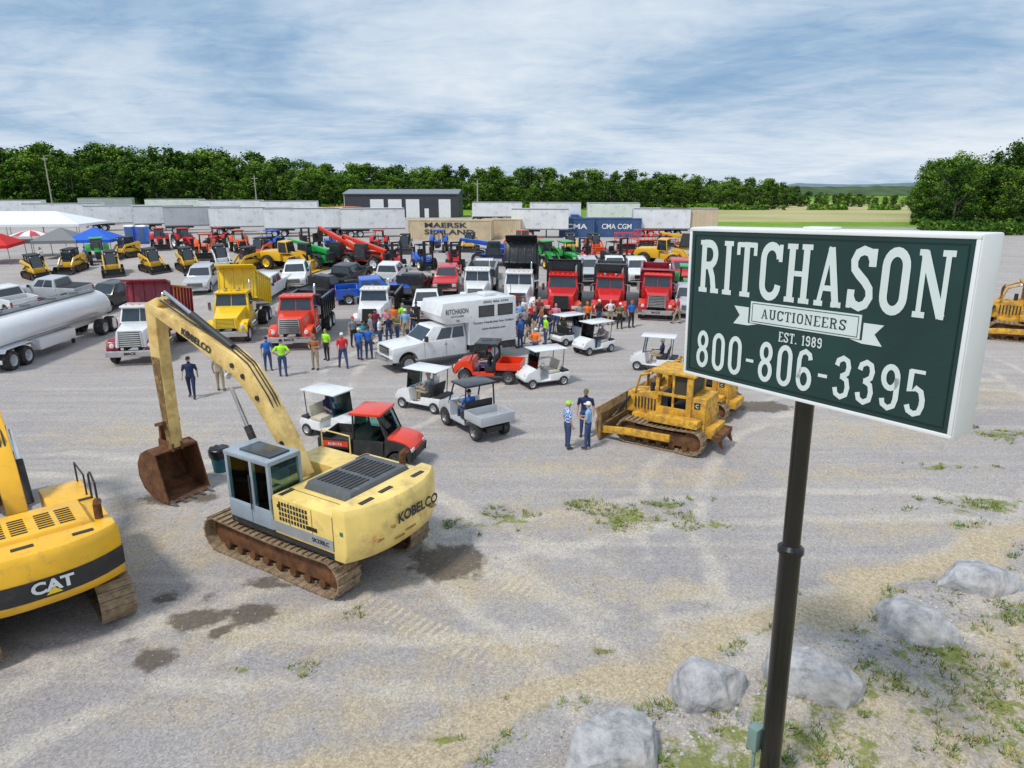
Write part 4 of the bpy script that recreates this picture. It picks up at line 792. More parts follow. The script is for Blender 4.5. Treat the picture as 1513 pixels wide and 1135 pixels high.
def slab(par,s_,cx,cz,h,w,mat,y,th=.062,name='lettering'):
    tot=sum(GL[c][0] for c in s_)+.12*(len(s_)-1); kx=w/tot; b=MB(); x=0; lay=0
    for c in s_:
        gw,st=GL[c]
        for q in st:
            t=th
            if isinstance(q,tuple): q=q[1]; t=th*.62
            n=len(q); v=[]
            closed=(Vector(q[0])-Vector(q[-1])).length<1e-4
            for i,p in enumerate(q):
                a=q[i-1] if i>0 else (q[-2] if closed else q[0]); bb=q[i+1] if i<n-1 else (q[1] if closed else q[-1])
                d=Vector(bb)-Vector(a); d=d.normalized(); nn=Vector((-d.y,d.x))*t
                for sg in(1,-1): v.append((cx-w/2+(x+p[0]+nn.x*sg)*kx,y-.0004*lay,cz-h/2+(p[1]+nn.y*sg)*h))
            b.add(v,[(2*i,2*i+1,2*i+3,2*i+2) for i in range(n-1)]); lay=(lay+1)%9
        x+=gw+.12
    return b.build(name,mat,par,sm=0)
# ------------------------------------------------------------ SETTING: ground
A_=G(600,1150); B_=G(1513,815)
ld=(B_-A_); ld.z=0; ld.normalize(); ln_=Vector((ld.y,-ld.x,0))
stains=[(375,905,.62,.5),(288,915,.75,.5),(230,972,.5,.42),(663,828,1.2,1.0),(243,883,.35,.3),(310,880,.3,.2),(190,952,.3,.2),(1125,600,1.6,1.0),(265,735,1.5,.5),(400,860,.8,.25),(600,735,.9,.4),(325,935,.3,.25)]
weeds=[(690,775,1.2,.5),(930,765,1.9,1.0),(860,742,.8,.4),(1040,775,1.6,.4),(1450,745,2.2,.8),(760,765,1.0,.7),(980,745,1.5,.5),(1420,775,.7,.3),(520,900,.3,.3),(440,985,.5,.3),(1480,640,2,1),(350,990,.4,.2),(620,850,.5,.3),(900,960,.5,.2),(1400,690,1.5,.4),(660,1090,.6,.15),(780,1030,.7,.15),(1130,880,.8,.2)]
dirts=[(850,760,3,1.6),(500,800,3,1.5),(250,800,3.5,2),(1000,700,4,1.2),(850,690,4,1),(420,930,3.5,1.2),(1250,700,3,1),(640,1000,3,.6),(1100,920,2.5,.7),(120,760,3,1.5),(700,860,2.5,1.2),(950,870,2.5,.8),(1300,780,2.5,1),(500,1050,2.5,.8),(200,640,4,2),(300,1050,2,.5),(1420,580,5,3),(1300,640,4,2),(760,960,3,.7)]
def blobs(X,Y,L,soft=1.0):
    m=np.zeros_like(X)
    for u,v,a,b in L:
        g=G(u,v); m=np.maximum(m,np.exp(-(((X-g.x)/a)**2+((Y-g.y)/b)**2)*soft))
    return m
def masks(X,Y):
    s_=(X-A_.x)*ln_.x+(Y-A_.y)*ln_.y
    wob=.35*np.sin(X*1.1+Y*.7)+.2*np.sin(X*2.3-Y*1.9); s_=s_+wob
    wd=np.clip((s_-.2)/1.2,0,1)*(.6+.14*np.sin(X*.9+1.3)*np.sin(Y*1.1))*(Y<60); strip=np.exp(-((s_+.6)/.6)**2)*(Y<40)
    weed=np.maximum(np.maximum(wd,blobs(X,Y,weeds)*.76),np.exp(-((s_-.1)/.3)**2)*.6*(Y<30)); dirt=np.maximum(np.maximum(strip*1.15,np.clip(s_/2,0,1)*.66*(Y<60)),blobs(X,Y,dirts,.8)*.6)
    dk=blobs(X,Y,stains,1.0)
    lim=np.where(X>10,125,168)
    far=1/(1+np.exp(-np.clip((Y-lim)/2.0,-50,50)))
    fld=((X>38)&(X<230)&(Y>146)&(Y<330)).astype(float)
    return weed,dirt,dk,far,fld
xs=sorted(set([round(x,3) for x in list(np.arange(-24,26,.3))+[s*(26+1.5*k+.12*k*k) for k in range(60) for s in(-1,1)]+[s*(700+k*250) for k in range(12) for s in(-1,1)]]))
ys=list(np.arange(1,46,.3))+list(np.arange(46.5,135,1.5))+[137+2*k for k in range(40)]+[225+k*k*4+k*12 for k in range(28)]+[-3,-30,-200]
ys=sorted(ys); nx,ny=len(xs),len(ys)
XX,YY=np.meshgrid(np.array(xs,float),np.array(ys,float)); ZZ=np.vectorize(gz)(YY)
def jz(x,y): return noise.noise(Vector((x*.9,y*.9,0)))*.035+noise.noise(Vector((x*.25,y*.25,3)))*.05-.02 if abs(x)<25 and y<44 else 0
ZZ=ZZ+np.array([jz(x,y) for x,y in zip(XX.ravel(),YY.ravel())]).reshape(XX.shape)
me=bpy.data.meshes.new('ground'); idx=np.arange(nx*ny).reshape(ny,nx)
me.from_pydata(np.stack([XX.ravel(),YY.ravel(),ZZ.ravel()],1).tolist(),[],np.stack([idx[:-1,:-1].ravel(),idx[:-1,1:].ravel(),idx[1:,1:].ravel(),idx[1:,:-1].ravel()],1).tolist())
w_,d_,k_,f_,c_=masks(XX.ravel(),YY.ravel())
at=me.color_attributes.new('mask','FLOAT_COLOR','POINT'); at.data.foreach_set('color',np.stack([w_,d_,k_,f_],1).astype(np.float32).ravel())
at=me.attributes.new('field','FLOAT','POINT'); at.data.foreach_set('value',c_.astype(np.float32))
me.shade_smooth(); gr=link('ground',me); tag(gr,kind='structure')
def ground_mat():
    m=bpy.data.materials.new('gravel_ground'); m.use_nodes=True; nt=m.node_tree; N=nt.nodes; L=nt.links; b=N['Principled BSDF']; b.inputs['Roughness'].default_value=.95; b.inputs['Specular IOR Level'].default_value=.1
    tc=N.new('ShaderNodeTexCoord').outputs['Object']
    def noi(s,d=6,r=.6,vec=None):
        n=N.new('ShaderNodeTexNoise'); n.inputs['Scale'].default_value=s; n.inputs['Detail'].default_value=d; n.inputs['Roughness'].default_value=r; L.new(vec or tc,n.inputs['Vector']); return n.outputs['Fac']
    def rng(x,a,b_,c=0,d=1):
        n=N.new('ShaderNodeMapRange'); n.inputs[1].default_value=a; n.inputs[2].default_value=b_; n.inputs[3].default_value=c; n.inputs[4].default_value=d; L.new(x,n.inputs[0]); return n.outputs[0]
    def mix(f,a,b_):
        n=N.new('ShaderNodeMix'); n.data_type='RGBA'; L.new(f,n.inputs['Factor'])
        for k,x in(('A',a),('B',b_)):
            if isinstance(x,tuple): n.inputs[k].default_value=(*x,1)
            else: L.new(x,n.inputs[k])
        return n.outputs['Result']
    def mth(op,a,b_=None,c_=None):
        n=N.new('ShaderNodeMath'); n.operation=op
        for i,x in enumerate((a,b_,c_)):
            if x is None: continue
            if isinstance(x,(int,float)): n.inputs[i].default_value=x
            else: L.new(x,n.inputs[i])
        return n.outputs[0]
    def dot(v,off):
        n=N.new('ShaderNodeVectorMath'); n.operation='DOT_PRODUCT'; L.new(tc,n.inputs[0]); n.inputs[1].default_value=v; return mth('SUBTRACT',n.outputs['Value'],off)
    a=N.new('ShaderNodeAttribute'); a.attribute_name='mask'; sp=N.new('ShaderNodeSeparateColor'); L.new(a.outputs['Color'],sp.inputs[0])
    fa=N.new('ShaderNodeAttribute'); fa.attribute_name='field'
    big=noi(.12,5); med=noi(.9,7,.65); fine=noi(9,8,.75); vf=noi(30,5,.8)
    vo=N.new('ShaderNodeTexVoronoi'); vo.inputs['Scale'].default_value=24; L.new(tc,vo.inputs['Vector'])
    base=mix(rng(big,.35,.65),(.36,.335,.345),(.46,.43,.42)); base=mix(rng(med,.42,.7,0,.7),base,(.44,.39,.335))
    mp=N.new('ShaderNodeMapping'); mp.inputs['Rotation'].default_value=(0,0,R(-28)); mp.inputs['Scale'].default_value=(.07,1.6,1); L.new(tc,mp.inputs[0])
    stk=noi(1.1,5,.6,mp.outputs[0]); base=mix(rng(stk,.46,.7,0,.55),base,(.57,.52,.47))
    acc=None
    for cx,cy,rr in((14,34,22),(14,34,23.7),(-16,2,19),(-16,2,20.8),(10,-6,24),(10,-6,25.8),(-2,40,27.5),(-2,40,29.2),(22,14,17),(22,14,18.7),(-30,44,30),(-30,44,31.8)):
        vs=N.new('ShaderNodeVectorMath'); vs.operation='DISTANCE'; L.new(tc,vs.inputs[0]); vs.inputs[1].default_value=(cx,cy,0)
        dd=mth('ABSOLUTE',mth('SUBTRACT',mth('ADD',vs.outputs['Value'],mth('MULTIPLY',noi(.35,2),1.2)),rr+.6)); k=rng(dd,.12,.35,1,0); acc=k if acc is None else mth('MAXIMUM',acc,k)
    acc=mth('MULTIPLY',acc,rng(noi(.5,5),.36,.55)); base=mix(mth('MULTIPLY',acc,.65),base,(.64,.58,.5))
    tan_=mix(rng(fine,.3,.7),(.42,.32,.19),(.7,.59,.41))
    df=rng(mth('ADD',sp.outputs[1],mth('MULTIPLY',mth('SUBTRACT',noi(1.3,9,.7),.5),1.8)),.28,.9,0,.85); base=mix(df,base,tan_)
    hx,hy=math.cos(R(148)),math.sin(R(148)); C=(-5.2,16.4)
    al=dot((-hx,-hy,0),-(hx*C[0]+hy*C[1])); ac=dot((-hy,hx,0),-hy*C[0]+hx*C[1])
    band=rng(mth('ABSOLUTE',mth('SUBTRACT',mth('ABSOLUTE',ac),1.28)),.3,.4,1,0); rg=mth('MULTIPLY',rng(al,2.3,2.7),rng(al,5.5,8.5,1,0)); st=rng(mth('SINE',mth('MULTIPLY',al,29.9)),-.3,.5)
    pr=mth('MULTIPLY',mth('MULTIPLY',band,rg),mth('MULTIPLY',st,rng(noi(1.2,5),.3,.5))); base=mix(mth('MULTIPLY',pr,.85),base,(.64,.54,.38))
    sg=rng(vf,.25,.75,.6,1.32); sv=rng(vo.outputs['Color'],0,1,.74,1.22)
    mul=N.new('ShaderNodeVectorMath'); mul.operation='SCALE'; L.new(base,mul.inputs[0]); L.new(mth('MULTIPLY',sg,sv),mul.inputs['Scale']); base=mul.outputs[0]
    wf=rng(mth('ADD',sp.outputs[0],mth('MULTIPLY',mth('SUBTRACT',noi(1.6,9,.75),.5),2.4)),.58,.75,0,.85)
    grs=mix(rng(fine,.3,.7),(.08,.14,.02),(.32,.33,.08)); base=mix(wf,base,grs)
    kf=rng(mth('ADD',sp.outputs[2],mth('MULTIPLY',mth('SUBTRACT',noi(2.2,8,.7),.5),1.1)),.4,.6,0,.85); base=mix(kf,base,mix(rng(fine,.3,.7),(.07,.055,.045),(.17,.135,.105)))
    fg=mix(rng(noi(.05,6),.35,.65),(.13,.26,.03),(.25,.38,.05)); fg=mix(rng(noi(.5,5),.4,.7,0,.4),fg,(.08,.16,.02)); base=mix(a.outputs['Alpha'],base,fg)
    base=mix(fa.outputs['Fac'],base,mix(rng(noi(.03,5),.35,.65),(.33,.33,.14),(.5,.45,.24)))
    L.new(base,b.inputs['Base Color'])
    bp=N.new('ShaderNodeBump'); bp.inputs['Strength'].default_value=.7; bp.inputs['Distance'].default_value=.05; L.new(mth('ADD',fine,mth('MULTIPLY',vf,.5)),bp.inputs['Height']); L.new(bp.outputs[0],b.inputs['Normal'])
    return m
me.materials.append(ground_mat())
rng_=np.random.default_rng(3)
def scatter(n,x0,x1,y0,y1): return rng_.uniform(x0,x1,n),rng_.uniform(y0,y1,n)
GRM=M('weed_grass',(.13,.22,.03),.8,var=.5,scale=3); GRY=M('dry_grass',(.42,.36,.12),.8,var=.4,scale=3)
X1,Y1=scatter(80000,-14,20,5,36); w1,d1,k1,_,_=masks(X1,Y1)
b=MB(); cnt=0
for x,y,w in zip(X1,Y1,w1):
    if w<.15: continue
    nz=noise.noise(Vector((x*1.1,y*1.1,5)))+.6*noise.noise(Vector((x*3,y*3,9)))
    if w+nz*.9<.62 or cnt>14000: continue
    cnt+=1; hh=random.uniform(.03,.13); mi=1 if random.random()<.35 else 0; z_=jz(x,y)
    for k in range(6):
        a=random.uniform(0,2*PI); dx,dy=math.cos(a),math.sin(a); r0=random.uniform(0,.05); px,py=x+dx*r0,y+dy*r0; wv=.012; l=random.uniform(.4,1.1)*hh
        b.v+=[(px-dy*wv,py+dx*wv,z_-.01),(px+dy*wv,py-dx*wv,z_-.01),(px+dx*l*1.1,py+dy*l*1.1,z_+l+.02)]; n=len(b.v); b.f.append((n-3,n-2,n-1)); b.m.append(mi)
tag(b.build('weed_grass',[GRM,GRY],sm=0),kind='stuff',label='patchy green weeds and grass growing through the gravel',cat='grass')
b=MB(); STN=[M('loose_gravel_stone',(.52,.5,.48),.9,var=.35,scale=1.5),M('dark_gravel_stone',(.25,.24,.24),.9,var=.35,scale=1.5)]
X1,Y1=scatter(40000,-13,16,5.5,26); s1=(X1-A_.x)*ln_.x+(Y1-A_.y)*ln_.y; cnt=0
for x,y,s_ in zip(X1,Y1,s1):
    pr=.15+.8*math.exp(-((s_-.9)/.7)**2)
    if random.random()>pr or cnt>14000: continue
    cnt+=1; r=random.uniform(.008,.028)*(2.0 if abs(s_-.9)<.7 and random.random()<.4 else 1); o_=len(b.v); q=[(1,0,0),(0,1,0),(-1,0,0),(0,-1,0),(0,0,1),(0,0,-1)]; a=random.uniform(0,PI); z_=jz(x,y); mi=int(random.random()<.3)
    for c in q: k=random.uniform(.6,1.3)*r; b.v.append((x+(c[0]*math.cos(a)-c[1]*math.sin(a))*k,y+(c[0]*math.sin(a)+c[1]*math.cos(a))*k,z_+.005+c[2]*k*.7))
    for f in((0,1,4),(1,2,4),(2,3,4),(3,0,4),(1,0,5),(2,1,5),(3,2,5),(0,3,5)): b.f.append(tuple(i+o_ for i in f)); b.m.append(mi)
tag(b.build('gravel_stones',STN,sm=0),kind='stuff',label='loose grey gravel stones strewn over the lot',cat='gravel')
def rockmat():
    m=bpy.data.materials.new('limestone_rock'); m.use_nodes=True; N=m.node_tree.nodes; L=m.node_tree.links; b=N['Principled BSDF']; b.inputs['Roughness'].default_value=.9
    tc=N.new('ShaderNodeTexCoord'); n=N.new('ShaderNodeTexNoise'); n.inputs['Scale'].default_value=2.6; n.inputs['Detail'].default_value=10; n.inputs['Roughness'].default_value=.75; L.new(tc.outputs['Object'],n.inputs[0])
    cr=N.new('ShaderNodeValToRGB'); e=cr.color_ramp.elements; e[0].position=.32; e[0].color=(.19,.19,.2,1); e[1].position=.66; e[1].color=(.58,.575,.59,1); x=e.new(.48); x.color=(.4,.395,.41,1); L.new(n.outputs[0],cr.inputs[0])
    n2=N.new('ShaderNodeTexNoise'); n2.inputs['Scale'].default_value=1.1; n2.inputs['Detail'].default_value=6; L.new(tc.outputs['Object'],n2.inputs[0]); mr=N.new('ShaderNodeMapRange'); mr.inputs[1].default_value=.5; mr.inputs[2].default_value=.7; mr.inputs[4].default_value=.5; L.new(n2.outputs[0],mr.inputs[0])
    mx=N.new('ShaderNodeMix'); mx.data_type='RGBA'; L.new(mr.outputs[0],mx.inputs['Factor']); L.new(cr.outputs[0],mx.inputs['A']); mx.inputs['B'].default_value=(.45,.37,.27,1); L.new(mx.outputs['Result'],b.inputs[0])
    bp=N.new('ShaderNodeBump'); bp.inputs['Strength'].default_value=.8; bp.inputs['Distance'].default_value=.04; n3=N.new('ShaderNodeTexNoise'); n3.inputs['Scale'].default_value=7; n3.inputs['Detail'].default_value=10; n3.inputs['Roughness'].default_value=.7; L.new(tc.outputs['Object'],n3.inputs[0]); L.new(n3.outputs[0],bp.inputs['Height']); L.new(bp.outputs[0],b.inputs['Normal']); return m
ROCK=rockmat()
def boulder(u,v,sx,sy,sz,rz,seed,label):
    random.seed(seed); bm=bmesh.new()
    for i in range(5):
        a=2*PI*i/5+random.uniform(-.35,.35); k=random.uniform(.9,1.15)
        bm.verts.new((math.cos(a)*sx*k*1.05,math.sin(a)*sy*k*1.1,-.2*sz)); a+=random.uniform(-.4,.4); k=random.uniform(.85,1.1)
        bm.verts.new((math.cos(a)*sx*k,math.sin(a)*sy*k,random.uniform(.35,.7)*sz))
    for i in range(4):
        a=2*PI*i/4+random.uniform(-.4,.4); k=random.uniform(.45,.8); bm.verts.new((math.cos(a)*sx*k,math.sin(a)*sy*k,random.uniform(.75,1.0)*sz))
    r=bmesh.ops.convex_hull(bm,input=bm.verts); 
    bmesh.ops.delete(bm,geom=[g for g in r['geom_interior'] if isinstance(g,bmesh.types.BMVert)],context='VERTS')
    bmesh.ops.triangulate(bm,faces=bm.faces)
    bmesh.ops.bevel(bm,geom=bm.edges[:],offset=.02,segments=1,affect='EDGES',clamp_overlap=True)
    bmesh.ops.triangulate(bm,faces=bm.faces)
    for i in range(5): 
        es=[e for e in bm.edges if e.calc_length()>.05]; bmesh.ops.subdivide_edges(bm,edges=es,cuts=1); bmesh.ops.triangulate(bm,faces=bm.faces)
    bm.normal_update()
    for vv in bm.verts:
        p=vv.co*2.2+Vector((seed,0,0)); n_=noise.fractal(p*2.5,.9,2,6)*.018-max(0,noise.noise(p*1.4)-.15)*.12; vv.co+=vv.normal*n_
    m=bpy.data.meshes.new('boulder'); bm.to_mesh(m); bm.free(); m.shade_smooth(); m.set_sharp_from_angle(angle=.28)
    m.materials.append(ROCK); o=link('boulder',m); o.location=G(u,v); o.rotation_euler=(0,0,R(rz)); tag(o,label,'rock')
for a in[(1447,864,.95,.6,.52,-12,11,'flat grey boulder nearest the right edge, highest in the row of rocks'),(1347,927,.95,.65,.62,-30,12,'broad grey boulder second from the right in the row'),
 (1190,1010,.98,.62,.62,-15,13,'grey boulder directly behind the sign pole'),(1042,1026,.78,.5,.72,20,14,'upright craggy boulder left of the sign pole, middle of the row'),
 (910,1117,.92,.62,.62,5,15,'large pale grey boulder cut by the bottom edge')]: boulder(*a)
# ------------------------------------------------------------ trees
def fol():
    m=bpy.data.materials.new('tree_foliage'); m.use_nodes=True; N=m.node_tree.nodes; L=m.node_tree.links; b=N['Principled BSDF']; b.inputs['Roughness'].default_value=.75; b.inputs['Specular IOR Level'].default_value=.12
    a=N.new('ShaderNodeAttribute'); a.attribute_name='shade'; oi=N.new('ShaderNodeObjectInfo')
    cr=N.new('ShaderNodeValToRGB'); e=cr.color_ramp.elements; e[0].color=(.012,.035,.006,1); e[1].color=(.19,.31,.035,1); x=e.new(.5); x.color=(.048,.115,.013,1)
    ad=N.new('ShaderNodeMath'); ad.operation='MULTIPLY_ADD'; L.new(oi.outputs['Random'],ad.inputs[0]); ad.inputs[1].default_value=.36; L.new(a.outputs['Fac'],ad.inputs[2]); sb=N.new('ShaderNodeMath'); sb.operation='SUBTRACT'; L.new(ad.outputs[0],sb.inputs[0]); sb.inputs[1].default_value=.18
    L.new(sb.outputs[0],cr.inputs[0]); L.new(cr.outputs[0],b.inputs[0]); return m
FOL=fol(); BARK=M('tree_bark',(.24,.2,.16),.9,var=.3)
def crown_mesh(seed,H,Rr,nl,ls,low=.12,ncl=22):
    rd=random.Random(seed); V=[];Fc=[];S=[]; cl_=[]
    wid=rd.uniform(.7,1.1); pk=rd.uniform(.3,.5)
    for i in range(ncl):
        t=rd.uniform(0,1)**.9; z=H*(low+(1-low)*t*.97); ra=Rr*wid*math.sqrt(max(.03,1-((t-pk)/.7)**2))*rd.uniform(.1,1.0); a=rd.uniform(0,2*PI); cl_.append((math.cos(a)*ra,math.sin(a)*ra,z,Rr*rd.uniform(.1,.3),rd.uniform(-.28,.28)))
    for i in range(nl):
        c=cl_[i%ncl]; a=rd.uniform(0,2*PI); t=rd.uniform(-1,1); q=math.sqrt(1-t*t); k=c[3]*rd.uniform(.5,1.35)
        n=Vector((math.cos(a)*q,math.sin(a)*q,t)); p=Vector(c[:3])+Vector((n.x,n.y,n.z*.9))*k
        n=(n+Vector((rd.gauss(0,.6),rd.gauss(0,.6),rd.gauss(0,.6)))).normalized(); x,y=frame(n); s_=ls*rd.uniform(.35,1.2); o=len(V)
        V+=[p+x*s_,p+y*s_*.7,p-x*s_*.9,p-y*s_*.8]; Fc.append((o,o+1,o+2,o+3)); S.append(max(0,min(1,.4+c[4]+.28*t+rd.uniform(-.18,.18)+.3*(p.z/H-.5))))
    m=bpy.data.meshes.new('crown'); m.from_pydata(V,[],Fc); at=m.attributes.new('shade','FLOAT','FACE'); at.data.foreach_set('value',S); m.materials.append(FOL); return m
def trunk_mesh(seed,H,Rr):
    rd=random.Random(seed+99); b=MB(); b.tube([(0,0,-.3),(rd.uniform(-.2,.2),0,H*.3),(rd.uniform(-.4,.4),rd.uniform(-.3,.3),H*.85)],[H*.022,H*.016,H*.005],7)
    for i in range(7):
        a=rd.uniform(0,2*PI); z=H*rd.uniform(.2,.6); r=Rr*.75; b.tube([(0,0,z),(math.cos(a)*r*.5,math.sin(a)*r*.5,z+H*.1),(math.cos(a)*r,math.sin(a)*r,z+H*.22)],[H*.009,H*.006,H*.002],5)
    o=b.build('trunk',BARK); m=o.data; bpy.data.objects.remove(o); return m
TV=[(crown_mesh(s,13,4.6,3600,.3,.04,60),trunk_mesh(s,13,4.6)) for s in range(9)]
TN=[(crown_mesh(s,13,4.6,8500,.21,.03,85),trunk_mesh(s,13,4.6)) for s in range(10,15)]
def tree(x,y,h,V,label,group,w=1):
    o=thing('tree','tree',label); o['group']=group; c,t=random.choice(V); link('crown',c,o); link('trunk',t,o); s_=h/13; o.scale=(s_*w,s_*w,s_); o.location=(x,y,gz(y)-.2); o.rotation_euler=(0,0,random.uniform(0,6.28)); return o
random.seed(5)
TU=[-60,0,130,250,420,500,700,900,1000,1130,1200,1300,1400]; TVv=[222,224,227,233,239,249,254,257,262,268,278,283,285]
def top(u): return float(np.interp(u,TU,TVv))
u=-70
while u<1345:
    for row,Y in enumerate((232,250,268)):
        D=Y+random.uniform(-6,6)+(25 if u>1150 else 0); uu=u+random.uniform(-8,8)+row*6; p=AT(uu,D)
        h=H0-gz(D)+(277-top(uu))/F*D*1.04; h=max(h,5)*(random.uniform(.76,1.12) if row else random.uniform(.55,.9))
        if u>1170: h=max(3.5,h*.8)
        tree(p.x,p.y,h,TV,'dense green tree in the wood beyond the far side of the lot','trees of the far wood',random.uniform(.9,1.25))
    u+=14
for i in range(60):
    Y=random.uniform(112,195); u=random.uniform(1348+(190-Y)*.2,1660); p=AT(u,Y); h=(8.4+(u-1340)*.026)*random.uniform(.75,1.2)+(Y-118)*.05
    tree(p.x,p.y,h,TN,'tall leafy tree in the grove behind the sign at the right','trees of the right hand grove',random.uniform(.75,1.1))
rd=random.Random(4); b=MB(); S=[]
def leaf(u,Y,z,s_,sh):
    p=AT(u,Y); p.z+=z; n=Vector((rd.gauss(0,1),rd.gauss(-.5,1),rd.gauss(.7,1))).normalized(); x,y=frame(n); o_=len(b.v); b.v+=[tuple(p+x*s_),tuple(p+y*s_),tuple(p-x*s_),tuple(p-y*s_)]; b.f.append((o_,o_+1,o_+2,o_+3)); S.append(sh)
for i in range(16000):
    u=rd.uniform(-60,1350); Y=rd.uniform(185,232) if u<650 else rd.uniform(222,232); 
    if u>1330 or noise.noise(Vector((u*.02,Y*.06,0)))<-.05 and u>500: continue
    leaf(u,Y,rd.uniform(0,2.6)*(.6+.6*noise.noise(Vector((u*.03,Y*.1,1)))),rd.uniform(.25,.6),rd.uniform(.6,1)+.25*noise.noise(Vector((u*.02,3,1))))
for i in range(9000):
    Y=rd.uniform(104,122); leaf(rd.uniform(1352+(122-Y),1680),Y,rd.uniform(0,2.2)*.8,rd.uniform(.15,.35),rd.uniform(.3,.9))
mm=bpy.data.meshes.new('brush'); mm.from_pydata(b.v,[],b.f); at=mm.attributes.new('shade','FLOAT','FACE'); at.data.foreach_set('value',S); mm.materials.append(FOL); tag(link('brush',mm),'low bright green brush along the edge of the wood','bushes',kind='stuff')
def ridge(D,u0,u1,base,amp,seed,mat,name):
    v=[];f=[];n=90
    for k in range(n+1):
        u=u0+(u1-u0)*k/n; e=min(1,min(k,n-k)/12); h=(base+amp*noise.noise(Vector((u*.006,seed,0)))+1.2*noise.noise(Vector((u*.06,seed,2))))*e
        for dd,hh in((-60,-3),(0,h),(200,h*.6),(400,-3)): p=AT(u,D); v.append((p.x*(1+dd/D),D+dd,2.2+hh))
    for k in range(n):
        for j in range(3): a=k*4+j; f.append((a,a+4,a+5,a+1))
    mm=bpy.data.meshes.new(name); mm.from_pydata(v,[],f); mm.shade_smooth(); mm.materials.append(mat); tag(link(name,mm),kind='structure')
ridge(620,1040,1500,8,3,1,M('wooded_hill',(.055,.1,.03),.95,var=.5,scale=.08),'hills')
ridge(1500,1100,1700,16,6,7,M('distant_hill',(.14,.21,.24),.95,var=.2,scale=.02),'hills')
# ------------------------------------------------------------ world, sun, camera
w=bpy.data.worlds.new('World'); scene.world=w; w.use_nodes=True; nt=w.node_tree; N=nt.nodes; L=nt.links; N.clear()
out=N.new('ShaderNodeOutputWorld'); sky=N.new('ShaderNodeTexSky'); sky.sky_type='NISHITA'; sky.sun_disc=False; sky.sun_elevation=R(52); sky.sun_rotation=R(215)
b1=N.new('ShaderNodeBackground'); b1.inputs[1].default_value=.09; L.new(sky.outputs[0],b1.inputs[0])
tc=N.new('ShaderNodeTexCoord'); sx=N.new('ShaderNodeSeparateXYZ'); L.new(tc.outputs['Generated'],sx.inputs[0])
def mth(op,a,b_):
    n=N.new('ShaderNodeMath'); n.operation=op
    for i,x in enumerate((a,b_)):
        if isinstance(x,(int,float)): n.inputs[i].default_value=x
        else: L.new(x,n.inputs[i])
    return n.outputs[0]
zz=mth('ADD',mth('MAXIMUM',sx.outputs[2],0),.14); cb=N.new('ShaderNodeCombineXYZ'); L.new(mth('DIVIDE',sx.outputs[0],zz),cb.inputs[0]); L.new(mth('DIVIDE',sx.outputs[1],zz),cb.inputs[1])
def wn(scale,rot,sc,det=9,off=0,dist=.4,rough=.52):
    mp=N.new('ShaderNodeMapping'); mp.inputs['Rotation'].default_value=(0,0,R(rot)); mp.inputs['Scale'].default_value=sc; mp.inputs['Location'].default_value=(off,off*.7,0); L.new(cb.outputs[0],mp.inputs[0])
    n=N.new('ShaderNodeTexNoise'); n.inputs['Scale'].default_value=scale; n.inputs['Detail'].default_value=det; n.inputs['Roughness'].default_value=rough; n.inputs['Distortion'].default_value=dist; L.new(mp.outputs[0],n.inputs[0]); return n.outputs[0]
c1=wn(.7,20,(1,.8,1),12,3.1,.5,.58); c2=wn(4.5,-20,(.7,1.2,1),10,7.7,.6,.65)
cc=mth('ADD',mth('MULTIPLY',c1,.76),mth('MULTIPLY',c2,.24))
hz=N.new('ShaderNodeMapRange'); hz.inputs[1].default_value=0; hz.inputs[2].default_value=.18; hz.inputs[3].default_value=.06; hz.inputs[4].default_value=0; L.new(sx.outputs[2],hz.inputs[0])
cf=mth('ADD',mth('ADD',cc,hz.outputs[0]),mth('MULTIPLY',sx.outputs[0],.06))
cr=N.new('ShaderNodeValToRGB'); e=cr.color_ramp.elements; e[0].position=.36; e[0].color=(.25,.42,.66,1); e[1].position=.68; e[1].color=(.78,.85,.92,1); x=e.new(.45); x.color=(.4,.55,.73,1); x=e.new(.54); x.color=(.58,.69,.82,1); L.new(cf,cr.inputs[0])
b2=N.new('ShaderNodeBackground'); L.new(cr.outputs[0],b2.inputs[0]); b2.inputs[1].default_value=1.0
mk=N.new('ShaderNodeMapRange'); mk.inputs[1].default_value=.34; mk.inputs[2].default_value=.48; mk.inputs[3].default_value=.75; mk.inputs[4].default_value=1; L.new(cf,mk.inputs[0])
ms=N.new('ShaderNodeMixShader'); L.new(mk.outputs[0],ms.inputs[0]); L.new(b1.outputs[0],ms.inputs[1]); L.new(b2.outputs[0],ms.inputs[2]); L.new(ms.outputs[0],out.inputs[0])
sl=bpy.data.lights.new('sun','SUN'); sl.energy=2.7; sl.angle=R(9); sl.color=(1,.95,.87); so=bpy.data.objects.new('sun',sl); col.objects.link(so)
sd=Vector((-.4,-.38,.83)); so.rotation_euler=sd.to_track_quat('Z','Y').to_euler()
cam=bpy.data.cameras.new('camera'); cam.lens=24.03; cam.sensor_width=36; cam.clip_end=6000; co=bpy.data.objects.new('camera',cam); col.objects.link(co); co.location=(0,0,H0); co.rotation_euler=(PI/2-PIT,0,0); scene.camera=co
scene.view_settings.view_transform='Standard'; scene.view_settings.look='None'
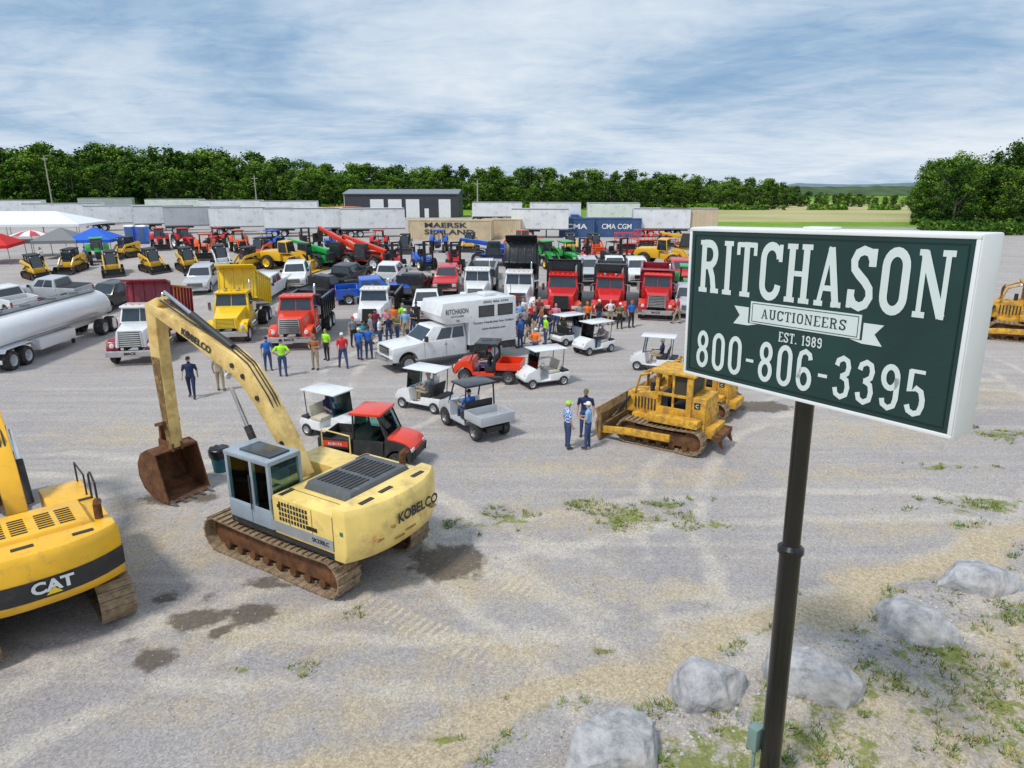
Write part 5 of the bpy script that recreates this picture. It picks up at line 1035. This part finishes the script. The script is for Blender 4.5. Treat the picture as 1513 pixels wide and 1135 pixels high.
# ------------------------------------------------------------ SIGN
sg=thing('pole_sign','sign','tall dark green auction sign in a white cabinet on a black pole'); 
d=Vector((4.75-2.62,7.02-10.2,0)); W=3.86; sg.location=(4.02,8.57,0)
sg.rotation_euler=(Matrix.Rotation(math.atan2(d.y,d.x),3,'Z')@Matrix.Rotation(R(-1.6),3,'Y')).to_euler()
z0,z1=6.5,8.7; fy=-.26
WH=M('sign_white_enamel',(.82,.83,.84),.35,var=.04); GN=M('sign_face_green',(.002,.038,.034),.2,var=.3,scale=1.2,coat=.4)
MB().box(-W/2,W/2,fy+.03,.24,z0,z1).build('cabinet',WH,sg,.025)
ft=.055
b=MB(); b.box(-W/2+.01,W/2-.01,fy,fy+.04,z0+.01,z0+ft); b.box(-W/2+.01,W/2-.01,fy,fy+.04,z1-ft,z1-.01); b.box(-W/2+.01,-W/2+ft,fy,fy+.04,z0+ft,z1-ft); b.box(W/2-ft,W/2-.01,fy,fy+.04,z0+ft,z1-ft); b.build('face_frame',WH,sg,.01)
px0,px1,pz0,pz1=-W/2+ft,W/2-ft,z0+ft,z1-ft
MB().box(px0,px1,fy+.015,fy+.03,pz0,pz1).build('face_panel',GN,sg)
b=MB()
for (a0,a1,c0,c1_) in((px0+.05,px1-.05,pz0+.05,pz0+.065),(px0+.05,px1-.05,pz1-.065,pz1-.05),(px0+.05,px0+.065,pz0+.065,pz1-.065),(px1-.065,px1-.05,pz0+.065,pz1-.065)): b.box(a0,a1,fy+.008,fy+.016,c0,c1_)
b.build('border_line',M('dark_green_line',(.0,.02,.017),.4),sg)
LW=M('sign_lettering_white',(.68,.76,.74),.4,var=.05); PH=pz1-pz0; ty=fy+.009; cz=lambda t:pz1-PH*t
slab(sg,'RITCHASON',0,cz(.235),PH*.35,(px1-px0)*.91,LW,ty,.074)
slab(sg,'800-806-3395',-.04,cz(.815),PH*.26,(px1-px0)*.88,LW,ty,.064)
slab(sg,'EST. 1989',.0,cz(.635),PH*.062,.62,LW,ty,.07)
rz0,rz1=cz(.575),cz(.435); rw=.78
b=MB(); b.box(-rw,rw,ty-.003,ty+.005,rz0,rz1)
for s_ in(-1,1):
    p=[(s_*(rw+.03),rz0-.045),(s_*(rw+.03),rz1-.09),(s_*(rw+.27),rz1-.09),(s_*(rw+.17),(rz0+rz1)/2-.065),(s_*(rw+.27),rz0-.045)] ; b.prism(p,ty-.001,ty+.006)
    b.prism([(s_*(rw-.12),rz0-.01),(s_*(rw+.03),rz0-.045),(s_*(rw+.03),rz0-.01)],ty-.001,ty+.006)
b.build('ribbon_banner',LW,sg,sm=0)
b=MB()
for q in((-rw+.03,rw-.03,rz0+.02,rz0+.028),(-rw+.03,rw-.03,rz1-.028,rz1-.02),(-rw+.03,-rw+.038,rz0+.028,rz1-.028),(rw-.038,rw-.03,rz0+.028,rz1-.028)): b.box(q[0],q[1],ty-.006,ty-.003,q[2],q[3])
b.build('ribbon_outline',GN,sg,sm=0)
slab(sg,'AUCTIONEERS',0,(rz0+rz1)/2,.13,1.2,GN,ty-.0045,.06)
BP=M('pole_black_paint',(.006,.006,.008),.25,var=.3,coat=.3)
MB().tube([(0,0,-.3),(0,0,4.3)],.15,28).build('lower_pole',BP,sg); MB().tube([(0,0,4.25),(0,0,z0)],.122,28).build('upper_pole',BP,sg)
MB().lathe([(4.23,.15),(4.23,.18),(4.3,.18),(4.35,.125)],28,ax='z').build('pole_collar',BP,sg)
b=MB(); b.box(-.32,-.155,-.18,.02,.75,1.15); b.tube([(-.24,-.08,-.1),(-.24,-.08,.75)],.03,8); b.build('junction_box',M('grey_green_enamel',(.2,.3,.27),.5),sg,.01)
MB().box(-.2,.2,-.1,.1,z1,z1+.03).build('top_cap',WH,sg,.01)
# ------------------------------------------------------------ machines and vehicles
spawn(excavator,('K',),(-5.2,16.4,0),148,'pale yellow excavator with grey cab and rusty bucket resting on the gravel')
spawn(excavator,('C',),(-11.45,14.35,0),132,'golden yellow excavator with a black rear band, cut by the left edge',sc=(.96,.96,.95))
spawn(trashcan,(),G(327,695),0,'dark teal trash bin with black bag beside the rusty excavator bucket')
spawn(dozer,(),(6.0,24.4,0),146,'dusty yellow bulldozer with men standing at its blade',sc=(1,1.05,1.1))
spawn(dozer,(0,0),(8.0,28.0,0),146,'yellow bulldozer mostly hidden behind the nearer bulldozer',sc=(.95,.95,.92))
spawn(dozer,(1,0),G(1515,500),150,'tall yellow bulldozer behind the sign at the right edge',sc=(1.35,1.35,1.4))
spawn(tanker,(),(-27.4,39.3,0),92,'white rounded tanker trailer at the left beside the parked pickups')
spawn(auction_truck,(),G(655,536)+Vector((0,.3,0)),213,'white auction office truck with windows high in its box body')
carts=[('c1',golf_cart,('white','cream'),(492,642),-30,'white golf cart behind the black and red utility vehicle, woman aboard'),
('c2',golf_cart,('white','black'),(630,602),150,'white golf cart left of the grey utility vehicle, with man seated'),
('c3',golf_cart,('white','cream'),(803,568),205,'white golf cart with empty cream seats right of the red buggy'),
('c4',golf_cart,('white','cream'),(878,520),215,'white golf cart in the middle of the gap before the red dump trucks'),
('c5',golf_cart,('white','black'),(842,507),35,'white golf cart left of the cart facing it by the crowd'),
('c6',golf_cart,('white','black'),(968,545),160,'white golf cart nearest behind the bulldozer'),
('u1',utv,('orr',True,'orr','dkgrey'),(552,682),-12,'black and orange-red enclosed utility vehicle behind the yellow excavator'),
('u2',utv,('silver',False,'black','silver'),(702,634),125,'grey open utility vehicle with black roof and metal cargo box'),
('u3',utv,('orr',False,'black','orr'),(724,561),170,'red side by side buggy with black roof beside the office truck')]
CT={}
for k,fn,a,(u,v),h,l in carts: CT[k]=spawn(fn,a,G(u,v),h,l)
def front(u,v,h,xf): g=G(u,v); a=R(h); g.x-=math.cos(a)*xf; g.y-=math.sin(a)*xf; g.z=gz(g.y); return g
for u,v,h,a,l,sc in[(197,540,-80,('white','dred',9,'dred',1,1.9),'white cab dump truck with dark red fenders and tall dark red bed',1),(336,508,-82,('yellow','yellow',15,None,4,1.7),'bright yellow dump truck with its yellow bed tipped up',1),
 (430,518,-86,('orr','black',0,None),'orange-red dump truck with black bed left of the crowd',1),(546,495,-90,('white','black',0,None,3,.9),'white dump truck with black bed nearest the left of the crowd',.92),
 (702,462,-93,('white','grey',0,None,2),'white dump truck with grey bed right of the office truck box',.95),
 (764,470,-94,('white','black',30,None,2,1.5),'white dump truck with its black bed tipped up high',1),(828,476,-97,('red','black',6,None,3,1.7),'bright red dump truck with black bed, leftmost of the three red ones',1.03),
 (898,476,-99,('red','dkgrey',3,None,4,1.8),'bright red dump truck with dark grey bed, middle of three',.98),(968,474,-101,('red','dred',0,None,1,1.5),'bright red dump truck rightmost of three, dark red bed',1)]:
    spawn(dump_truck,a,front(u,v,h,3.5),h,l,sc=(sc,sc,sc))
Pk=pickup
PK=[(Pk,('white','crew'),12,458,150,'white pickup truck cut by the left edge'),(Pk,('silver','crew','cover'),82,443,170,'silver pickup truck with black bed cover behind the tanker'),
(Pk,('black','crew'),172,452,-100,'black pickup truck left of the dark red dump truck'),(Pk,('white','crew'),395,439,-95,'white pickup truck between yellow and orange dump trucks'),
(Pk,('silver','crew'),303,424,-80,'silver pickup truck half hidden behind the yellow dump truck'),(Pk,('black','reg','flat'),480,441,60,'black flatbed pickup truck behind the orange dump truck'),
(Pk,('blue','crew'),552,444,15,'blue pickup truck behind the white dump truck'),(Pk,('black','reg','flat'),610,438,80,'black flatbed pickup truck right of the blue pickup'),
(Pk,('white','reg','flat'),632,464,-85,'white pickup truck with black flatbed behind the office truck'),
(Pk,('red','crew'),662,424,-90,'red pickup truck behind the white trucks'),
(Pk,('white','crew'),716,416,-90,'white pickup truck left of the raised black bed'),(Pk,('white','reg','flat'),905,408,-90,'white flatbed pickup truck behind the middle red dump truck'),
(Pk,('black','crew'),515,421,75,'black pickup truck behind the blue pickup'),(Pk,('white','crew'),578,419,85,'white pickup truck tail first behind the black flatbed'),
(Pk,('silver','crew'),866,411,-90,'silver pickup truck behind the gap of the red dump trucks'),(Pk,('white','crew'),938,412,-90,'white pickup truck just behind the right red dump truck'),
(Pk,('red','crew'),1002,414,-95,'red pickup truck beside the sign edge'),(Pk,('white','crew'),440,418,-80,'white pickup truck behind the black flatbeds, left'),
(Pk,('silver','crew'),1014,457,-100,'silver pickup truck right of the red dump trucks'),
(Pk,('white','crew'),638,350,0,'white pickup truck before the tan container'),
(loader,('catyel',),55,410,-35,'leftmost yellow track loader near the white tent'),(loader,('catyel',),168,404,-60,'second yellow track loader from the left'),(loader,('catyel',),226,400,-40,'third yellow track loader from the left'),(loader,('catyel',),278,398,-50,'fourth yellow track loader from the left'),(loader,('catyel',),370,397,-130,'yellow track loader behind the yellow dump truck'),
(wheel_loader,('catyel',),426,397,-20,'yellow wheel loader between track loaders and green telehandler'),(telehandler,('kgreen',8,3.6),462,394,150,'green telehandler with its boom lowered'),
(telehandler,('orr',20,3.8),508,392,150,'orange-red telehandler with boom raised, left one'),(telehandler,('orr',14,3.4),543,395,155,'orange-red telehandler right of its twin, boom lower'),
(forklift,('red',),584,397,-70,'red forklift leftmost in the forklift row'),(forklift,('blue',),626,396,-60,'blue forklift between two red forklifts'),(forklift,('red',),672,397,-80,'red forklift left of the blue telehandler'),
(telehandler,('blue',8,4.0),730,391,175,'blue telehandler with long lowered boom'),
(tractor,('red',True,True),275,368,-40,'red tractor with cab behind the yellow track loaders'),(tractor,('orange',False,True),355,372,-60,'orange open tractor with front loader'),(tractor,('blue',False,True),400,373,-120,'blue open tractor right of the orange tractor'),(tractor,('red',False,False),322,366,-100,'small red open tractor behind the loaders'),
(tractor,('green',True,True),808,393,-70,'green tractor with cab behind the tipped black bed'),(tractor,('green',False,True),838,394,-60,'green open tractor right of the cabbed green tractor'),(tractor,('green',False,False),1012,436,-100,'small green tractor beside the rightmost red dump truck'),
(forklift,('red',),866,391,-110,'red forklift right of the green tractors'),(forklift,('dkgrey',),908,391,-60,'dark grey forklift behind the red dump trucks'),
(scissor_lift,('orr',.5),925,378,0,'orange-red scissor lift leftmost of the lift row'),(scissor_lift,('orr',.8),954,377,10,'orange-red scissor lift raised highest in the lift row'),(scissor_lift,('orr',.3),982,377,0,'orange-red scissor lift lowest in the lift row'),
(wheel_loader,('catyel',),978,393,-30,'yellow wheel loader behind the rightmost red truck'),
(telehandler,('catyel',8,3.4),1012,378,170,'yellow telehandler just left of the sign'),
(loader,('white',),328,394,-60,'white compact loader among the yellow track loaders'),(tractor,('green',True,False),148,388,-60,'green tractor near the blue tent'),
(tractor,('red',True,True),238,368,-60,'red tractor with cab left of the red tractor pair'),(loader,('catyel',),190,380,-110,'yellow track loader set back near the toilets'),(tractor,('orange',False,True),305,380,-70,'orange tractor with loader among the compact loaders'),
(loader,('orange',),388,381,-100,'orange compact loader right of the orange tractors'),(forklift,('catyel',),452,372,-70,'yellow forklift behind the green telehandler'),(tractor,('blue',False,False),484,371,-70,'small blue tractor behind the raised booms'),
(wheel_loader,('orange',),772,376,-150,'orange wheel loader in the back row before the tan containers'),(loader,('catyel',),110,400,-90,'yellow track loader between the first and second'),
(tractor,('red',False,False),560,372,-90,'small red tractor behind the red telehandlers'),(loader,('dkgrey',),600,374,-90,'dark grey compact loader behind the forklifts'),(loader,('catyel',),842,373,-90,'yellow track loader in the back row before the blue containers'),(loader,('orange',),876,373,-70,'orange compact loader in the back row before the blue containers'),
(loader,('catyel',),695,371,-100,'yellow track loader in the back row before the tan containers'),(tractor,('blue',False,False),648,372,-90,'small blue tractor in the back row near the tan container'),
(dozer,(),440,312,160,'far yellow bulldozer at the grass left of the metal building'),(tractor,('red',True,False),420,308,180,'tiny red tractor at the grass edge'),
(toilet,(),214,360,-90,'blue portable toilet with white roof, right of its twin'),(toilet,(),196,360,-90,'blue portable toilet with white roof, left of its twin'),
(Pk,('white','crew'),705,325,-90,'far white pickup truck right of the metal building'),(Pk,('silver','crew'),730,327,-60,'far silver pickup truck right of the metal building'),(Pk,('white','reg','flat'),760,328,-80,'far white flatbed pickup right of the metal building'),(Pk,('blue','crew'),850,331,0,'far blue pickup truck on the field edge'),(Pk,('white','crew'),885,331,0,'far white pickup truck on the field edge')]
for fn,a,u,v,h,l in PK: spawn(fn,a,G(u,v),h,l)
spawn(tent,('white',17,9,3.9),G(42,357),8,'large white frame tent at the left edge')
for c,w_,u,v,l in[('grey',4.2,97,380,'grey peaked canopy tent between umbrella and blue canopy'),('blue',4.2,146,379,'blue peaked canopy tent beside the white tent'),('red',3.4,2,388,'red peaked canopy tent at the left edge')]: spawn(tent,(c,w_,w_,3.0),G(u,v),10,l)
spawn(umbrella,(),G(52,378),0,'red and white striped umbrella before the white tent',sc=(.9,.9,.85))
TR=[(20,322,12,('white',14),'white semi trailer leftmost in the back row'),(100,333,16,('white',13),'long white semi trailer behind the white tent'),(186,340,22,('white',11),'white semi trailer just right of the white tent'),
(245,341,30,('white',9),'fourth white semi trailer from the left'),(303,344,24,('silver',11),'silver semi trailer left of centre row'),(376,346,14,('white',12),'white semi trailer behind the red tractor'),(452,349,12,('white',11),'white semi trailer behind the green telehandler'),
(505,346,60,('orange',7,'YELLOW'),'short orange semi trailer with lettering'),(552,350,14,('white',9),'white semi trailer just right of the orange one'),
(798,351,-4,('white',8),'white semi trailer between tan and blue containers'),(975,350,-6,('white',8),'white semi trailer right of the blue containers'),(1015,350,-8,('tan',8),'tan semi trailer partly hidden by the sign'),
(735,329,0,('white',10),'far white semi trailer behind the tan containers'),(820,330,0,('white',10),'far white semi trailer left of the far one behind the blue containers'),(905,331,0,('white',10),'far white semi trailer behind the blue containers'),
(345,322,10,('white',14),'far white semi trailer left, behind the near row'),(262,318,10,('white',14),'far white semi trailer second behind the near row'),(160,314,12,('silver',14),'far silver semi trailer behind the near row'),(430,325,8,('white',12),'far white semi trailer left of the metal building')]
for u,v,h,a,l in TR: spawn(trailer,a,G(u,v),h,l)
for u,v,h,a,l in[(667,354,-8,('tan',11.5,'MAERSK\nSEALAND'),'tan shipping container with large dark lettering'),(742,352,-8,('tan',5.5),'plain tan shipping container'),(852,350,-6,('cblue',5,'CMA'),'short blue shipping container'),(910,350,-6,('cblue',7,'CMA CGM'),'long blue shipping container with white lettering')]:
    spawn(container,a,G(u,v),h,l,sc=(1,1,.93))
bd=thing('metal_building','building','dark grey metal building with white roller doors beyond the trailers'); g=G(600,320); bd.location=g; bd.rotation_euler=(0,0,R(-2))
CG=M('corrugated_dark_cladding',(.05,.053,.062),.5,var=.1,scale=.5); b=MB(); b.prism([(-6,0),(6,0),(6,5.4),(0,6.3),(-6,5.4)],-13.5,13.5,ax='x')
for k in range(45): x=-13.4+k*.6; b.box(x,x+.08,-6.04,-6,.0,5.4)
b.build('wall',CG,bd); b=MB(); b.prism([(-6.3,5.35),(0,6.3),(6.3,5.35),(6.3,5.5),(0,6.48),(-6.3,5.5)],-13.8,13.8,ax='x'); b.build('roof',M('roof_light_metal',(.24,.26,.29),.4,.3),bd)
for x in(-7.3,-3.0,1.2):
    b=MB(); b.box(x,x+3.2,-6.1,-6.03,0,4.2); 
    for k in range(6): b.box(x,x+3.2,-6.12,-6.1,.6*k+.3,.6*k+.33)
    b.build('roller_door',paint('white'),bd)
b=MB(); b.box(9,11.8,-6.1,-6.03,0,4.2); b.build('roller_door',paint('white'),bd)
MB().box(5.6,6.6,-6.1,-6.03,0,2.1).build('door',paint('white'),bd); MB().box(-13.5,-13.4,-6.1,-5.9,0,5.3).build('downpipe',paint('white'),bd)
for u,Y,h,l in[(80,190,15,'tall bare utility pole at the far left'),(381,190,10,'short utility pole above the white trailers'),(706,165,8.5,'utility pole right of the metal building')]:
    o=thing('utility_pole','pole',l); o.location=AT(u,Y); MB().tube([(0,0,-.5),(0,0,h)],[.2,.12],8).build('post',M('weathered_pole_wood',(.4,.37,.33),.8),o); MB().box(-.9,.9,-.07,.07,h-.9,h-.75).build('crossarm',M('weathered_pole_wood'),o)
# ------------------------------------------------------------ people
PP=[('walk','navy','navy','cap:black',285,587,-80,'person in navy shirt and dark trousers standing behind the excavator boom'),('stand','khaki','khaki','cap:orange',327,577,90,'person in khaki beside the excavator arm with orange cap'),
('stand','blue','jeans','cap:navy',397,547,-60,'person in blue shirt and jeans before the yellow dump truck'),('hips','lime','jeans','cap:black',419,556,100,'person in lime green shirt, hands on hips'),('hold','brown','khaki','cap:brown',467,546,-100,'person in rust brown shirt before the orange-red truck'),
('stand','lime','black','hair:hairb',484,532,-120,'person in yellow-green shirt beside the orange-red truck'),('walk','red','jeans','cap:white',508,544,120,'person in red shirt and jeans walking'),('stand','blue','jeans','cap:white',532,532,60,'person in bright blue shirt left of the office truck'),
('hips','blue','jeans','hair:hairb',546,530,100,'person in blue shirt, hands on hips, by the office truck'),('stand','grey','black','cap:red',523,512,-40,'person in grey shirt with red cap by the white truck'),('cross','white','jeans','cap:navy',562,512,0,'person in white shirt with folded arms by the white truck'),
('stand','navy','jeans','hair:hairl',575,508,-60,'fair haired person in navy shirt'),('hold','olive','jeans','cap:olive',588,505,-140,'person in olive shirt and cap'),('stand','lblue','khaki','cap:white',600,500,-90,'person in light blue shirt near the office truck hood'),
('stand','maroon','jeans','cap:black',556,498,-60,'person in maroon shirt behind the group'),('cross','black','jeans','hair:hairb',610,496,-120,'person in black shirt with folded arms'),('stand','pink','white','long:hairl',572,497,-70,'long haired person in pink top'),
('hips','orange','jeans','cap:white',791,531,60,'person in orange shirt with hands on hips'),('stand','olive','khaki','cap:khaki',757,512,-60,'person in olive shirt right of the office truck'),('stand','red','jeans','cap:red',745,508,-120,'person in red shirt and red cap'),
('cross','blue','jeans','cap:navy',769,514,150,'person in blue shirt with folded arms right of the office truck'),('walk','black','khaki','hair:hairb',781,508,160,'person in black shirt walking in the crowd'),('stand','white','jeans','cap:blue',761,498,-60,'person in white shirt and blue cap'),
('stand','teal','khaki','cap:white',742,496,-30,'person in teal shirt behind the crowd'),('hold','grey','jeans','cap:grey',776,497,-100,'person in grey shirt and grey cap'),('stand','navy','khaki','hair:hairl',790,498,-160,'person in navy shirt and khaki trousers'),
('cross','maroon','khaki','cap:white',752,488,-90,'person in maroon shirt and white cap'),('stand','lblue','jeans','cap:navy',768,487,-70,'person in light blue shirt deepest in the crowd'),('walk','brown','jeans','cap:black',800,490,190,'person in brown shirt walking near the tipped truck'),
('stand','red','black','hair:hairb',786,486,-60,'dark haired person in red shirt and black trousers'),('stand','blue','khaki','cap:khaki',735,487,0,'person in blue shirt and khaki cap by the white trucks'),('hips','navy','jeans','cap:red',813,502,180,'person in navy shirt and red cap by the carts'),
('stand','orange','black','cap:orange',867,484,-100,'person in orange shirt and cap before the red trucks'),('stand','black','jeans','cap:white',884,482,-60,'person in black shirt and white cap before the red trucks'),('hips','white','khaki','hair:hairl',901,480,-80,'person in white shirt between the red trucks'),
('stand','plaid','jeans','cap:lime',838,662,20,'person in blue plaid shirt and green cap at the bulldozer blade'),('hold','lblue','jeans','cap:white',868,662,160,'person in light blue tee and white cap at the bulldozer blade'),('stand','navy','jeans','cap:olive',864,645,-100,'person in dark shirt half hidden behind the two men'),
('stand','white','black','long:hairb',64,394,0,'person in white shirt before the striped umbrella'),('stand','red','jeans','cap:white',104,392,60,'person in red shirt near the grey canopy'),('walk','blue','khaki','cap:black',128,392,60,'person in blue shirt walking near the blue canopy'),
('cross','teal','jeans','cap:black',538,518,-80,'person in teal shirt and black cap by the white dump truck'),('stand','orange','khaki','hair:hairb',583,492,-90,'dark haired person in orange shirt behind the office truck hood'),('walk','lime','khaki','cap:grey',596,488,-60,'person in lime shirt and khaki trousers behind the crowd'),
('stand','grey','khaki','hair:hairl',549,508,30,'fair haired person in grey shirt and khaki trousers'),('stand','black','black','cap:navy',616,487,-90,'person all in black with navy cap near the white trucks'),('hips','brown','black','cap:khaki',727,492,-60,'person in brown shirt, hands on hips, behind the office box'),
('stand','pink','jeans','hair:hairb',821,490,-100,'dark haired person in pink shirt before the first red dump truck'),('stand','lime','jeans','cap:white',806,509,200,'person in lime shirt and white cap left of the carts'),('stand','grey','jeans','cap:orange',856,487,-90,'person in grey shirt with orange cap behind the carts'),
('hold','olive','black','cap:white',915,486,-80,'person in olive shirt with hands raised in front near the red trucks'),('walk','red','khaki','cap:navy',1000,478,150,'person in red shirt walking right of the red trucks'),('stand','blue','black','cap:red',932,484,-60,'person in blue shirt and red cap near the red trucks'),
('stand','white','jeans','hair:hairb',773,478,-90,'dark haired person in white shirt at the tipped truck grille'),('cross','orange','jeans','cap:black',758,480,-60,'person in orange shirt with folded arms deep in the crowd'),('stand','maroon','black','hair:hairl',797,478,-120,'fair haired person in maroon shirt deep in the crowd')]
for pose,sh,pa,ha,u,v,h,l in PP: person(pose,sh,pa,ha,G(u,v),h,l,random.uniform(.97,1.06))
for k,dx,dy,dz,pose,sh,pa,ha,l in[('c1',-.3,.24,.72,'sitlap','navy','jeans','long:hairl','long haired person in dark top seated in the golf cart'),('c2',-.3,.24,.72,'sit','grey','khaki','cap:khaki','person in grey shirt driving the white golf cart'),
('c2',-.3,-.24,.72,'sitlap','white','khaki','hair:hairl','person in white shirt, passenger of the golf cart'),('u2',-.02,.3,.74,'sit','blue','jeans','cap:navy','person in blue shirt driving the grey utility vehicle'),('u3',-.02,.3,.74,'sit','black','jeans','cap:red','person in black shirt seated in the red buggy'),
('c6',-.3,.24,.72,'sit','navy','khaki','cap:white','person in navy shirt driving the golf cart behind the bulldozer'),('c5',-.3,.24,.72,'sit','olive','jeans','cap:black','person in olive shirt driving the golf cart near the crowd'),('c4',-.3,.24,.72,'sit','grey','jeans','cap:white','person in grey shirt and white cap driving the golf cart')]:
    r=CT[k]; person(pose,sh,pa,ha,on(r,dx,dy,dz),math.degrees(r.rotation_euler.z),l)
print('done',time.time()-T0,len(bpy.data.objects))
